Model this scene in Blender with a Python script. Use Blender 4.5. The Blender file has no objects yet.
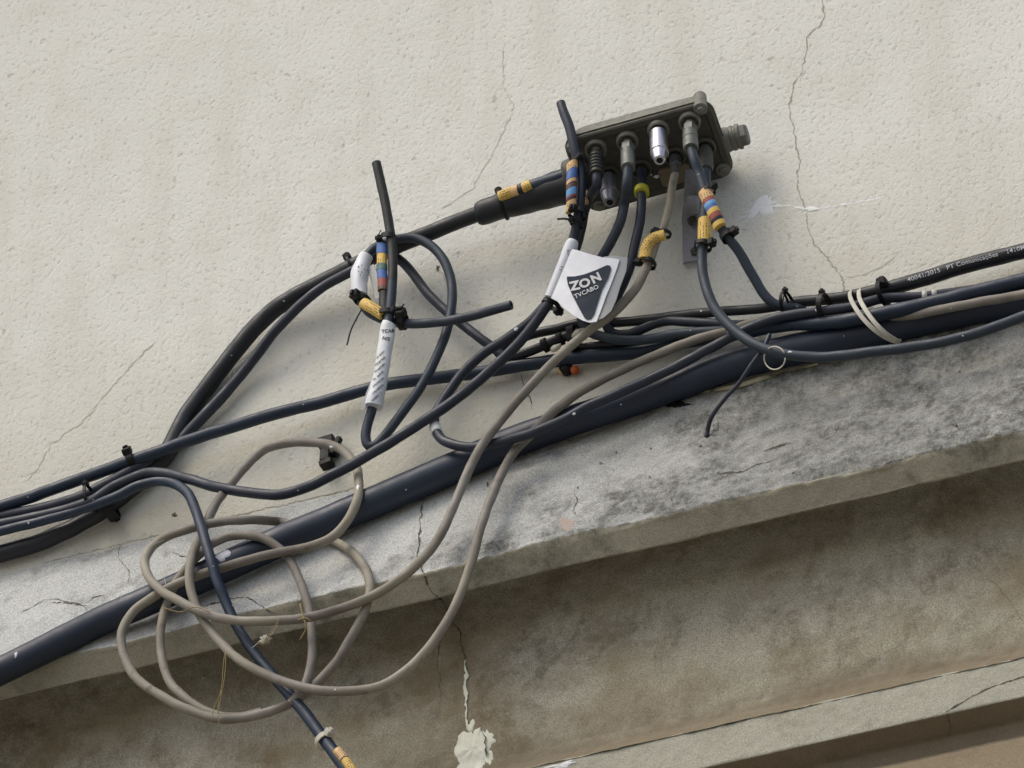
import bpy, bmesh, math, random
from mathutils import Vector, Matrix, noise
from mathutils.bvhtree import BVHTree
random.seed(7)
C = bpy.context.scene
COL = C.collection
U = 0.0008                       # one small unit of length used for traced sizes, metres
R = math.radians

# ------------------------------------------------------------------ camera
PH, TH, DIST, F = R(38), R(-21.6), 5.0, 6250.0
TARGET = Vector((0, 0, 4.7))
fwd = Vector((math.sin(TH)*math.cos(PH), math.cos(TH)*math.cos(PH), math.sin(PH)))
rgt = Vector((math.cos(TH), -math.sin(TH), 0))
upv = rgt.cross(fwd)
CAM = TARGET - fwd*DIST
cam = bpy.data.objects.new('camera', bpy.data.cameras.new('camera'))
COL.objects.link(cam)
cam.matrix_world = Matrix(((rgt.x, upv.x, -fwd.x, CAM.x), (rgt.y, upv.y, -fwd.y, CAM.y), (rgt.z, upv.z, -fwd.z, CAM.z), (0, 0, 0, 1)))
cam.data.lens = 36*F/1024; cam.data.sensor_width = 36
cam.data.clip_start = 0.05; cam.data.clip_end = 500
C.camera = cam

def rdir(px, py):
    return (fwd + rgt*((px-512)/F) + upv*((384-py)/F)).normalized()
def P(px, py, d):
    """point on the sight line of a traced spot, d units in front of the wall plane"""
    v = rdir(px, py); t = (-d*U - CAM.y)/v.y
    return CAM + v*t
def unP(p):
    v = p-CAM; z = v.dot(fwd)
    return (512+F*v.dot(rgt)/z, 384-F*v.dot(upv)/z, -p.y/U)

# ------------------------------------------------------------------ object helpers
def empty(name, loc, label=None, cat=None, group=None):
    o = bpy.data.objects.new(name, None); COL.objects.link(o)
    o.location = loc; o.empty_display_size = .01
    if label: tag(o, label, cat, group)
    return o
def tag(o, label=None, cat=None, group=None, kind=None):
    if label: o['label'] = label
    if cat: o['category'] = cat
    if group: o['group'] = group
    if kind: o['kind'] = kind
    return o
def link(name, me, mat, parent=None, smooth=True):
    o = bpy.data.objects.new(name, me); COL.objects.link(o)
    for m in (mat if isinstance(mat, (list, tuple)) else [mat]): me.materials.append(m)
    if smooth: me.polygons.foreach_set('use_smooth', [True]*len(me.polygons))
    if parent is not None:
        o.parent = parent
        base = parent; loc = Vector((0, 0, 0))
        while base is not None: loc += base.location; base = base.parent
        o.matrix_parent_inverse = Matrix.Translation(-loc) if parent.type == 'EMPTY' else Matrix.Identity(4)
    return o
class MB:
    def __init__(s): s.v = []; s.f = []
    def add(s, vs, fs):
        n = len(s.v); s.v += [tuple(v) for v in vs]; s.f += [tuple(i+n for i in f) for f in fs]
    def build(s, name, mat, parent=None, smooth=True, sharp=None):
        me = bpy.data.meshes.new(name); me.from_pydata(s.v, [], s.f); me.update()
        bm = bmesh.new(); bm.from_mesh(me); bmesh.ops.recalc_face_normals(bm, faces=bm.faces)
        if smooth and sharp is not None:
            for e in bm.edges:
                if len(e.link_faces) == 2 and e.calc_face_angle(0) > sharp: e.smooth = False
        bm.to_mesh(me); bm.free()
        return link(name, me, mat, parent, smooth)
def frames(pts):
    n = len(pts); T = []
    for i in range(n):
        T.append((pts[min(i+1, n-1)]-pts[max(i-1, 0)]).normalized())
    a = Vector((0, -1, 0)); nrm = (a - T[0]*a.dot(T[0]))
    if nrm.length < 1e-3: nrm = T[0].orthogonal()
    nrm.normalize(); N = [nrm]
    for i in range(1, n):
        q = N[-1] - T[i]*N[-1].dot(T[i])
        if q.length < 1e-6: q = T[i].orthogonal()
        N.append(q.normalized())
    return T, N
def tube(mb, pts, rad, seg=16, caps=True, wob=0.0, flat=1.0, cup=0.0):
    """swept round section; rad is a number or list, metres"""
    T, N = frames(pts); n = len(pts); vs = []; fs = []
    for i, p in enumerate(pts):
        r = rad[i] if isinstance(rad, (list, tuple)) else rad
        B = T[i].cross(N[i])
        for k in range(seg):
            a = 2*math.pi*k/seg; rr = r
            if wob: rr = r*(1+wob*noise.noise(Vector((p.x*90+math.cos(a), p.y*90+math.sin(a), p.z*90))))
            vs.append(p + N[i]*math.cos(a)*rr*flat + B*math.sin(a)*rr)
    for i in range(n-1):
        for k in range(seg):
            k2 = (k+1) % seg
            fs.append((i*seg+k, i*seg+k2, (i+1)*seg+k2, (i+1)*seg+k))
    if caps:
        for i, sgn in ((0, -1), (n-1, 1)):
            r0 = rad[i] if isinstance(rad, (list, tuple)) else rad
            c = len(vs); 
            if cup:
                # bevelled rim and a small dished core
                B = T[i].cross(N[i])
                for q, dz in ((.86, .10), (.55, .10), (.50, -.25)):
                    for k in range(seg):
                        a = 2*math.pi*k/seg
                        vs.append(pts[i] + T[i]*sgn*dz*r0 + (N[i]*math.cos(a)+B*math.sin(a))*r0*q)
                prev = i*seg
                for j in range(3):
                    cur = c + j*seg
                    for k in range(seg):
                        k2 = (k+1) % seg; fs.append((prev+k, prev+k2, cur+k2, cur+k))
                    prev = cur
                vs.append(pts[i] - T[i]*sgn*.25*r0); cc = len(vs)-1
                for k in range(seg): fs.append((prev+k, prev+(k+1) % seg, cc))
            else:
                vs.append(pts[i] + T[i]*sgn*r0*.15)
                for k in range(seg): fs.append((i*seg+k, i*seg+(k+1) % seg, c))
    mb.add(vs, fs)
def ribbon(mb, pts, width, thick, hint=Vector((0, -1, 0)), hints=None):
    n = len(pts); vs = []; fs = []
    for i, p in enumerate(pts):
        T = (pts[min(i+1, n-1)]-pts[max(i-1, 0)]).normalized()
        h = hints[i] if hints else hint
        Wd = T.cross(h)
        if Wd.length < 1e-4: Wd = T.orthogonal()
        Wd.normalize(); Nn = Wd.cross(T).normalized()
        w = width[i] if isinstance(width, (list, tuple)) else width
        for a, b in ((-.5, -.3), (-.42, .5), (.42, .5), (.5, -.3)):
            vs.append(p + Wd*w*a + Nn*thick*b)
    for i in range(n-1):
        for k in range(4):
            k2 = (k+1) % 4; fs.append((i*4+k, i*4+k2, i*4+4+k2, i*4+4+k))
    fs.append((0, 1, 2, 3)); fs.append(tuple((n-1)*4+k for k in (3, 2, 1, 0)))
    mb.add(vs, fs)
def obox(mb, c, X, Y, Z, bev=.22):
    """bevelled block, half-axis vectors X Y Z"""
    vs = []; fs = []
    b = bev
    for sz, s in ((-1, 1-b), (-(1-b), 1), ((1-b), 1), (1, 1-b)):
        for (x, y) in ((-1, -(1-b)), (-(1-b), -1), (1-b, -1), (1, -(1-b)), (1, 1-b), (1-b, 1), (-(1-b), 1), (-1, 1-b)):
            vs.append(c + X*x*s + Y*y*s + Z*sz)
    for j in range(3):
        for k in range(8): fs.append((j*8+k, j*8+(k+1) % 8, j*8+8+(k+1) % 8, j*8+8+k))
    fs.append(tuple(range(8))); fs.append(tuple(range(31, 23, -1)))
    mb.add(vs, fs)
def catmull(keys, step=2.5):
    """keys: list of tuples of equal length; centripetal-ish resampling, ~step pixels apart"""
    out = []; n = len(keys)
    for i in range(n-1):
        p0 = keys[max(i-1, 0)]; p1 = keys[i]; p2 = keys[i+1]; p3 = keys[min(i+2, n-1)]
        L = math.hypot(p2[0]-p1[0], p2[1]-p1[1]); m = max(2, int(L/step))
        l0 = max(math.hypot(p1[0]-p0[0], p1[1]-p0[1]), 1e-3); l2 = max(math.hypot(p3[0]-p2[0], p3[1]-p2[1]), 1e-3)
        L = max(L, 1e-3)
        t1 = []; t2 = []
        for a in range(len(p1)):
            m1 = (p2[a]-p0[a])/(l0+L)*L if i > 0 else (p2[a]-p1[a])
            m2 = (p3[a]-p1[a])/(l2+L)*L if i < n-2 else (p2[a]-p1[a])
            t1.append(m1); t2.append(m2)
        for j in range(m):
            t = j/m; h1 = 2*t**3-3*t*t+1; h2 = t**3-2*t*t+t; h3 = -2*t**3+3*t*t; h4 = t**3-t*t
            out.append(tuple(h1*p1[a]+h2*t1[a]+h3*p2[a]+h4*t2[a] for a in range(len(p1))))
    out.append(tuple(keys[-1]))
    return out

# ------------------------------------------------------------------ materials
def newmat(name):
    m = bpy.data.materials.new(name); m.use_nodes = True
    nt = m.node_tree; b = nt.nodes['Principled BSDF']
    return m, nt, b
def N_(nt, t, **kw):
    n = nt.nodes.new(t)
    for k, v in kw.items():
        if k in n.inputs: n.inputs[k].default_value = v
        else: setattr(n, k, v)
    return n
def ramp(nt, src, stops, interp='LINEAR'):
    r = nt.nodes.new('ShaderNodeValToRGB'); nt.links.new(src, r.inputs[0]); e = r.color_ramp.elements
    r.color_ramp.interpolation = interp
    while len(e) < len(stops): e.new(.5)
    for i, (p, c) in enumerate(stops):
        e[i].position = p; e[i].color = (*c, 1) if len(c) == 3 else c
    return r.outputs[0]
def mix(nt, fac, a, b, mode='MIX'):
    m = nt.nodes.new('ShaderNodeMix'); m.data_type = 'RGBA'; m.blend_type = mode
    for sock, v in ((m.inputs[0], fac), (m.inputs[6], a), (m.inputs[7], b)):
        if hasattr(v, 'links'): nt.links.new(v, sock)
        elif isinstance(v, (int, float)): sock.default_value = v
        else: sock.default_value = (*v, 1)
    return m.outputs[2]
def noi(nt, vec, scale, detail=4, rough=.55, dist=0.0):
    n = N_(nt, 'ShaderNodeTexNoise', Scale=scale, Detail=detail, Roughness=rough, Distortion=dist)
    nt.links.new(vec, n.inputs['Vector']); return n.outputs[0]
def coords(nt, scale=None):
    t = nt.nodes.new('ShaderNodeTexCoord')
    if scale is None: return t.outputs['Object']
    m = nt.nodes.new('ShaderNodeMapping'); m.inputs['Scale'].default_value = scale
    nt.links.new(t.outputs['Object'], m.inputs[0]); return m.outputs[0]
def math_(nt, op, a, b=None, c=None, clamp=False):
    m = nt.nodes.new('ShaderNodeMath'); m.operation = op; m.use_clamp = clamp
    for i, v in enumerate((a, b, c)):
        if v is None: continue
        if hasattr(v, 'links'): nt.links.new(v, m.inputs[i])
        else: m.inputs[i].default_value = v
    return m.outputs[0]
def bump(nt, b, h, dist, strength=1.0, prev=None):
    n = N_(nt, 'ShaderNodeBump'); n.inputs['Distance'].default_value = dist; n.inputs['Strength'].default_value = strength
    nt.links.new(h, n.inputs['Height'])
    if prev is not None: nt.links.new(prev, n.inputs['Normal'])
    nt.links.new(n.outputs[0], b.inputs['Normal']); return n.outputs[0]

def plastic(name, c, rough=.5, dust=.25, dustc=(.16, .155, .14), scale=60, spec=.4, bmp=.0002, bs=400, fade=.5):
    m, nt, b = newmat(name); v = coords(nt)
    n1 = noi(nt, v, scale, 5, .65); n2 = noi(nt, v, scale*7, 3, .6)
    f = ramp(nt, n1, [(.38, (0, 0, 0)), (.72, (1, 1, 1))])
    base = mix(nt, math_(nt, 'MULTIPLY', f, dust), c, dustc)
    fd = ramp(nt, noi(nt, v, 9, 3, .5), [(.42, (0, 0, 0)), (.62, (1, 1, 1))])
    base = mix(nt, math_(nt, 'MULTIPLY', fd, fade), base, tuple(x*1.5+.004 for x in c[:2])+(c[2]*1.25+.003,))
    sp = ramp(nt, n2, [(.62, (0, 0, 0)), (.75, (1, 1, 1))])
    base = mix(nt, math_(nt, 'MULTIPLY', sp, dust*.8), base, dustc)
    nt.links.new(base, b.inputs['Base Color'])
    rr = ramp(nt, n1, [(.3, (rough-.1,)*3), (.75, (min(rough+.22, 1),)*3)])
    nt.links.new(rr, b.inputs['Roughness']); b.inputs['Specular IOR Level'].default_value = spec
    bump(nt, b, noi(nt, v, bs, 3, .6), bmp, .6)
    return m
def metal(name, c, rough=.35, dirt=.3, dirtc=(.06, .055, .04), metallic=1.0):
    m, nt, b = newmat(name); v = coords(nt)
    n1 = noi(nt, v, 140, 5, .7)
    f = ramp(nt, n1, [(.45, (0, 0, 0)), (.7, (1, 1, 1))])
    fm = math_(nt, 'MULTIPLY', f, dirt)
    nt.links.new(mix(nt, fm, c, dirtc), b.inputs['Base Color'])
    nt.links.new(math_(nt, 'SUBTRACT', metallic, math_(nt, 'MULTIPLY', fm, metallic)), b.inputs['Metallic'])
    nt.links.new(math_(nt, 'MULTIPLY_ADD', n1, .3, rough-.12), b.inputs['Roughness'])
    bump(nt, b, noi(nt, v, 700, 3, .6), .00015, .5)
    return m

M = {}
M['black'] = plastic('black_sheath', (.010, .012, .017), .42, .10, (.07, .068, .06))
M['blue'] = plastic('blue_black_sheath', (.010, .020, .042), .42, .10, (.06, .065, .07))
M['pipe'] = plastic('thick_sheath', (.006, .014, .034), .46, .06, (.07, .07, .065), 25, .55, .0003, 120)
M['violet'] = plastic('faded_violet_sheath', (.015, .020, .035), .45, .16, (.075, .08, .085))
M['greycable'] = plastic('weathered_grey_sheath', (.021, .031, .048), .48, .2, (.085, .09, .095))
M['olive'] = plastic('sun_bleached_black', (.012, .013, .012), .5, .22, (.06, .056, .045))
M['beige'] = plastic('grimy_beige_sheath', (.25, .228, .195), .62, .9, (.10, .083, .066), 14)
M['tie'] = plastic('black_nylon', (.007, .007, .008), .5, .12, (.04, .04, .036), spec=.25)
M['whitetie'] = plastic('white_nylon', (.52, .50, .43), .5, .45, (.28, .25, .19))
M['whitetape'] = plastic('white_tape', (.66, .68, .72), .45, .2, (.42, .42, .42), 80)
M['film'] = plastic('dusty_clear_film', (.30, .31, .32), .4, .3, (.2, .2, .19), 60)
M['ink'] = plastic('printing_ink', (.018, .018, .03), .6, .1)
M['darkprint'] = plastic('slate_print', (.015, .024, .038), .8, .1, (.12, .12, .12))
M['printwhite'] = plastic('white_print', (.55, .56, .57), .6, .2)
M['yellow'] = plastic('yellow_marker', (.60, .40, .10), .5, .35, (.25, .17, .06), 150)
M['sand'] = plastic('faded_orange_marker', (.66, .42, .20), .5, .3, (.3, .2, .1), 150)
M['mblue'] = plastic('blue_marker', (.06, .13, .36), .5, .2, (.1, .1, .12), 150)
M['lblue'] = plastic('light_blue_marker', (.13, .32, .60), .5, .2, (.2, .25, .3), 150)
M['mred'] = plastic('red_marker', (.30, .075, .06), .5, .3, (.12, .08, .07), 150)
M['mbrown'] = plastic('brown_marker', (.11, .055, .035), .5, .3, (.1, .08, .06), 150)
M['mgreen'] = plastic('green_marker', (.06, .13, .12), .5, .3, (.1, .1, .08), 150)
M['limeyellow'] = plastic('lime_ring', (.42, .40, .03), .5, .3, (.2, .18, .05), 150)
M['orangered'] = plastic('orange_red_plastic', (.50, .09, .02), .45, .2)
M['cast'] = metal('weathered_cast_alloy', (.19, .19, .16), .58, .85, (.09, .088, .068), .35)
M['castdark'] = metal('grimy_cast_alloy', (.078, .076, .060), .6, .8, (.036, .034, .026), .3)
M['steel'] = metal('plain_steel', (.62, .61, .66), .3, .15, (.2, .19, .17))
M['dullsteel'] = metal('dull_steel', (.30, .30, .32), .42, .45, (.12, .115, .10))
M['connector'] = metal('oxidised_connector', (.15, .16, .145), .5, .6, (.09, .09, .075), .7)
M['hole'] = plastic('bore', (.004, .004, .004), .9, .0)
M['galv'] = metal('galvanised_strap', (.27, .27, .29), .55, .5, (.15, .145, .13), .5)
M['straw'] = plastic('dry_fibre', (.25, .19, .08), .8, .2)
M['fluff'] = plastic('grey_fluff', (.45, .43, .38), .9, .2)
M['faint'] = plastic('faint_crack', (.40, .39, .335), .95, .3, (.47, .46, .41), 90)
M['crackmat'] = plastic('crack_dirt', (.075, .068, .052), .95, .2, (.14, .13, .1), 200)
M['hairline'] = plastic('hairline_crack', (.27, .255, .215), .95, .5, (.4, .385, .33), 90)
M['lime'] = plastic('lime_crust', (.62, .62, .57), .95, .4, (.40, .39, .34), 60, .1, .0012, 200)
M['filler'] = plastic('pale_filler', (.76, .775, .77), .9, .25, (.62, .62, .58), 80, .2, .0006, 260)

# plaster
def plaster():
    m, nt, b = newmat('coarse_cream_render'); v = coords(nt)
    vs = coords(nt, (1, 1, .8))
    g = noi(nt, vs, 250, 3, .6, .15); g2 = noi(nt, vs, 620, 2, .5); big = noi(nt, v, 3.2, 5, .6); mid = noi(nt, v, 22, 4, .6)
    vor = N_(nt, 'ShaderNodeTexVoronoi', Scale=150.0); nt.links.new(vs, vor.inputs['Vector'])
    col = ramp(nt, big, [(.3, (.62, .62, .56)), (.7, (.68, .675, .615))])
    col = mix(nt, math_(nt, 'MULTIPLY', ramp(nt, mid, [(.45, (0, 0, 0)), (.75, (1, 1, 1))]), .35), col, (.52, .50, .43))
    pits = ramp(nt, g, [(.30, (1, 1, 1)), (.40, (0, 0, 0))])
    col = mix(nt, math_(nt, 'MULTIPLY', pits, .5), col, (.33, .31, .25))
    spk = ramp(nt, noi(nt, v, 95, 2, .4), [(.24, (1, 1, 1)), (.30, (0, 0, 0))])
    col = mix(nt, math_(nt, 'MULTIPLY', spk, .5), col, (.26, .24, .19))
    # rain streak grime: stretched down the wall, only in patches
    st = noi(nt, coords(nt, (9, 1, 1.1)), 2.0, 4, .6)
    col = mix(nt, math_(nt, 'MULTIPLY', ramp(nt, st, [(.50, (0, 0, 0)), (.7, (1, 1, 1))]), .32), col, (.47, .45, .375))
    sz = nt.nodes.new('ShaderNodeSeparateXYZ'); nt.links.new(v, sz.inputs[0])
    low_ = math_(nt, 'MULTIPLY_ADD', sz.outputs[2], -4.2, 4.2*(4.7+.16), clamp=True)
    low_tone = math_(nt, 'MULTIPLY', low_, ramp(nt, noi(nt, v, 9, 5, .6), [(.25, (.55,)*3), (.6, (1, 1, 1))]))
    col = mix(nt, math_(nt, 'MULTIPLY', low_tone, .7), col, (.50, .475, .375))  # warmer, duller tone towards the bottom of the render, broken up by noise
    nt.links.new(col, b.inputs['Base Color']); b.inputs['Roughness'].default_value = .93; b.inputs['Specular IOR Level'].default_value = .2
    h = math_(nt, 'ADD', math_(nt, 'MULTIPLY', ramp(nt, g, [(.25, (0, 0, 0)), (.5, (.8, .8, .8)), (.75, (1, 1, 1))]), 1.0), math_(nt, 'MULTIPLY', g2, .7))
    h = math_(nt, 'ADD', h, math_(nt, 'MULTIPLY', mid, 1.2))
    bump(nt, b, h, .0007, .8)
    return m
M['plaster'] = plaster()

def stone(name, ca, cb, dark, darkamt, stain=None, stainamt=.0, warm=None, crease=None, grime=0.0, grain=.7, stsc=(7, 8, 22), contrast=1.0, lim=(.5, .68), rightbias=0.0, bmpd=.0016, lichen=0.0):
    m, nt, b = newmat(name); v = coords(nt)
    big = noi(nt, v, 6, 6, .62); mid = noi(nt, v, 26, 6, .68, .4); fine = noi(nt, v, 620, 3, .75); grit = noi(nt, v, 1100, 1, .5)
    streak = noi(nt, coords(nt, stsc), 1.0, 5, .65)
    col = ramp(nt, big, [(.32, ca), (.68, cb)])
    col = mix(nt, math_(nt, 'MULTIPLY', ramp(nt, fine, [(.35, (1, 1, 1)), (.52, (0, 0, 0))]), .7*grain), col, tuple(x*.62 for x in ca))
    col = mix(nt, math_(nt, 'MULTIPLY', ramp(nt, fine, [(.58, (0, 0, 0)), (.72, (1, 1, 1))]), .5*grain), col, tuple(min(x*1.35, .75) for x in cb))
    sx = nt.nodes.new('ShaderNodeSeparateXYZ'); nt.links.new(v, sx.inputs[0])
    bias = math_(nt, 'MULTIPLY', math_(nt, 'MULTIPLY_ADD', sx.outputs[0], 2.6, .36, clamp=True), rightbias)
    if grime:
        gx = math_(nt, 'MULTIPLY_ADD', sx.outputs[0], 3.0, .3, clamp=True)
        col = mix(nt, math_(nt, 'MULTIPLY', math_(nt, 'MULTIPLY', gx, ramp(nt, big, [(.3, (1, 1, 1)), (.72, (.35,)*3)])), grime), col, (.22, .215, .19))
    dm = math_(nt, 'ADD', math_(nt, 'MULTIPLY_ADD', math_(nt, 'ADD', math_(nt, 'MULTIPLY', mid, .45), math_(nt, 'MULTIPLY', big, .55)), contrast, .5-.5*contrast), bias)
    dmr = ramp(nt, dm, [(lim[0], (0, 0, 0)), (lim[1], (1, 1, 1))])
    gran = ramp(nt, noi(nt, v, 120, 4, .75), [(.36, (.35,)*3), (.6, (1,)*3)])
    col = mix(nt, math_(nt, 'MULTIPLY', math_(nt, 'MULTIPLY', dmr, gran), darkamt), col, dark)
    col = mix(nt, grain, col, ramp(nt, grit, [(.36, (.62,)*3), (.5, (1, 1, 1)), (.66, (1.3,)*3)]), 'MULTIPLY')
    if stain:
        sm = ramp(nt, math_(nt, 'ADD', math_(nt, 'MULTIPLY', streak, .5), math_(nt, 'MULTIPLY', noi(nt, v, 9, 4, .6), .5)), [(.46, (0, 0, 0)), (.64, (1, 1, 1))])
        col = mix(nt, math_(nt, 'MULTIPLY', sm, stainamt), col, stain)
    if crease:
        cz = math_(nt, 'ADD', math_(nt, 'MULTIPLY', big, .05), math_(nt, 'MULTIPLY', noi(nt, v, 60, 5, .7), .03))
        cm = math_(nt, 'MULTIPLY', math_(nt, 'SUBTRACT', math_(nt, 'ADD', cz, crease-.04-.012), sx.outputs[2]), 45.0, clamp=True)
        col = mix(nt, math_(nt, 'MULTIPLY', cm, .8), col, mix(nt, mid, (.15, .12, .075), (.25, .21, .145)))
    if warm:
        col = mix(nt, math_(nt, 'MULTIPLY', ramp(nt, noi(nt, v, 4.2, 3, .5), [(.45, (0, 0, 0)), (.7, (1, 1, 1))]), .6), col, warm)
    nt.links.new(col, b.inputs['Base Color']); b.inputs['Roughness'].default_value = .95; b.inputs['Specular IOR Level'].default_value = .15
    h = math_(nt, 'ADD', math_(nt, 'MULTIPLY', fine, .7), math_(nt, 'MULTIPLY', mid, 1.2))
    h = math_(nt, 'ADD', h, math_(nt, 'MULTIPLY', noi(nt, v, 170, 5, .75), 1.0))
    bump(nt, b, h, bmpd, .9)
    return m
M['ledge'] = stone('lime_washed_stone', (.43, .435, .41), (.60, .605, .575), (.085, .085, .07), .86, rightbias=.34, contrast=2.2, grain=.7, grime=.55, lim=(.57, .84), bmpd=.0011)
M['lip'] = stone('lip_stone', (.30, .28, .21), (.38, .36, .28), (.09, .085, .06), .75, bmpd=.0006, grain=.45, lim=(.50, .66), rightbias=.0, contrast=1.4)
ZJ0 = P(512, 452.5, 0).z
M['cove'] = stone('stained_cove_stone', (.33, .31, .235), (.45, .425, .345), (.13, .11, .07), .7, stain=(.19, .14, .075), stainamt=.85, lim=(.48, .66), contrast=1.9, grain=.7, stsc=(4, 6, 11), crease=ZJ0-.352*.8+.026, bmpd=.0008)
M['mould'] = stone('moulding_stone', (.37, .36, .29), (.44, .43, .35), (.19, .16, .11), .65, grain=.45, lim=(.50, .66), bmpd=.0008)
M['brown'] = stone('dark_brown_stone', (.19, .155, .105), (.25, .205, .145), (.11, .09, .06), .6, grain=.3, lim=(.48, .7), bmpd=.0008)
M['ochre'] = stone('ochre_stone', (.26, .21, .14), (.32, .26, .175), (.12, .095, .06), .6, grain=.3, lim=(.48, .62), bmpd=.0008)

# ------------------------------------------------------------------ facade
pj = P(512, 452.5, 0); ZJ = pj.z
facade = empty('building_facade', (0, 0, 0), 'cream rough rendered house wall with a weathered grey stone ledge along it', 'wall')
def xsamples(x0, x1, a, b, fine, coarse):
    xs = []; x = x0
    while x < x1:
        xs.append(x); x += fine if a < x < b else coarse
    xs.append(x1); return xs
XS = xsamples(-6, 6, -.62, .62, .0016, .08)
def topbump(x):
    """mortar build-up where the ledge meets the wall, units"""
    t = max(0, min(1, (x-.06)/.09)); t2 = max(0, min(1, (x-.28)/.1))
    n = noise.noise(Vector((x*38, 3.1, 0)))*4 + noise.noise(Vector((x*120, 7.7, 0)))*2
    return t*(15+n*1.2) + t2*(6+n*.9)
def sweep(name, prof, mat, parent, ampf, seed=0, shape=None):
    """prof: list of (protrusion, z) in units, dense; noise-displaced along the profile normal"""
    n = len(prof); nx = len(XS); vs = []; fs = []
    nr = []
    for j in range(n):
        a = prof[max(j-1, 0)]; b = prof[min(j+1, n-1)]
        dp, dz = b[0]-a[0], b[1]-a[1]; L = math.hypot(dp, dz) or 1
        nr.append((-dz/L, dp/L))
    for x in XS:
        near = -.7 < x < .7
        for j, (p, z) in enumerate(prof):
            if shape: p, z = shape(x, j/(n-1), p, z)
            q = 0
            if near:
                v = Vector((x, p*U+seed, z*U)); q = ampf(x, j/(n-1), v)
            vs.append((x, -(p+nr[j][0]*q)*U, ZJ+(z+nr[j][1]*q)*U))
    for i in range(nx-1):
        for j in range(n-1):
            fs.append((i*n+j, i*n+j+1, (i+1)*n+j+1, (i+1)*n+j))
    me = bpy.data.meshes.new(name); me.from_pydata(vs, [], fs); me.update()
    bm = bmesh.new(); bm.from_mesh(me); bmesh.ops.recalc_face_normals(bm, faces=bm.faces)
    s = sum((f.normal.y for f in list(bm.faces)[:200]))
    if s > 0: bmesh.ops.reverse_faces(bm, faces=bm.faces)
    bm.to_mesh(me); bm.free()
    return link(name, me, mat, parent), vs, fs
def seg(a, b, n): return [(a[0]+(b[0]-a[0])*i/n, a[1]+(b[1]-a[1])*i/n) for i in range(n)]
def fr(v, s, o=4):
    return noise.fractal(v*s, .6, 2.1, o, noise_basis='PERLIN_ORIGINAL')
LIPP, LIPZ = 66, -172
face_prof = [(-3, 2), (0, 0)] + seg((1, -1), (LIPP, LIPZ), 96) + [(LIPP, LIPZ), (LIPP-.4, LIPZ-1.2)] + seg((LIPP-1, LIPZ-2.5), (50, -194), 12) + [(50, -194), (49, -195.5), (47, -193), (38, -176), (22, -158), (12, -150)]
def face_amp(x, t, v):
    a = .7 + 1.0*max(0, min(1, (x+.1)*2.5))
    q = fr(v, 16)*1.8*a + fr(v, 80)*.7*a + fr(v, 240, 3)*.4*a
    if .74 < t < .86:            # chipped arris
        w = 1-abs(t-.80)/.06; w = max(0, w)
        c = noise.noise(Vector((v.x*26, 1.3, 0)))*.6 + noise.noise(Vector((v.x*85, 4.3, 0)))*.4
        c2 = max(0, c-.16)*15
        spot = math.exp(-((v.x+.02)/.05)**2)*9*(.5+abs(noise.noise(Vector((v.x*60, 8, 1))))*1.5) + math.exp(-((v.x-.27)/.03)**2)*7
        q -= w*(c2 + spot)
    if t < .02: q *= .2
    if t > .86: q *= .3
    return q
def face_shape(x, t, p, z):
    if t < .3:
        k = (1-t/.3)**1.5; b = topbump(x)
        return p + b*.25*k, z + b*k
    if t > .6:
        k = min(1, (t-.6)/.2); f = 1 if t < .87 else .45
        z += k*f*(noise.noise(Vector((x*8, 5, 0)))*4+noise.noise(Vector((x*30, 9, 0)))*2+noise.noise(Vector((x*110, 2, 0)))*1.0)
    return p, z
f1, v1, fc1 = sweep('stone_ledge', face_prof, M['ledge'], facade, face_amp, 0, face_shape)
f1['label'] = 'sloping grey lime washed top of the ledge, blackened on the right'
# the lip under the arris has its own colour
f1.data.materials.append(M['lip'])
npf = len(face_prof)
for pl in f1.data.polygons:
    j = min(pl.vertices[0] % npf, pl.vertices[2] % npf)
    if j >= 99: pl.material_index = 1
cove = []
for i in range(60):
    a = i/59*math.pi/2
    cove.append((12-27*math.sin(a)**.75, -151-200*(1-math.cos(a))))
cove += seg((-15, -352), (-12, -366), 6) + seg((-12, -366), (0, -383), 10) + [(2.2, -385)]
def cove_amp(x, t, v):
    q = fr(v, 14)*2.0 + fr(v, 70)*1.1 + fr(v, 230, 3)*.5
    # old joint with a hollow beside it
    xj = -.045
    q -= 4*math.exp(-((v.x-xj)/.008)**2)*(1-t)
    return q*(.15 if t < .02 else 1)*(.4 if t > .95 else 1)
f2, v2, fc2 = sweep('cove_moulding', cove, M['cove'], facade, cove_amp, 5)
f2['label'] = 'brown stained hollow moulding under the ledge lip'
low = [(-12, -379)] + seg((0, -383), (1, -385), 2) + seg((1, -385), (2, -428), 22) + [(2, -428), (1.5, -429)] + seg((.5, -429.5), (-24, -437), 10) + seg((-24, -437), (-27, -452), 8) + [(-27, -458)]
def low_amp(x, t, v):
    return (fr(v, 16)*.9 + fr(v, 120)*.45)
f3, v3, fc3 = sweep('band_moulding', low, M['mould'], facade, low_amp, 9)
f3['label'] = 'pale flat stone band below the hollow moulding'
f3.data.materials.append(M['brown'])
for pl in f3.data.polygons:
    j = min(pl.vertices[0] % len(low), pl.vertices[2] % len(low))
    if j >= 26: pl.material_index = 1  # band's underside: brown stone, its downward-facing shade also darkened into the colour
lw = [(-30, -450)] + seg((-26, -451), (-17, -461), 5) + seg((-17, -461), (-14, -500), 12) + seg((-14, -500), (-24, -506), 4) + seg((-24, -506), (-24, -640), 10) + [(-24, -640), (-24, -(ZJ/U))]
f4, v4, fc4 = sweep('lower_wall', lw, M['ochre'], facade, lambda x, t, v: fr(v, 30)*.6 if t < .9 else 0, 11)
f4['label'] = 'ochre stone wall face below the mouldings'
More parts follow.
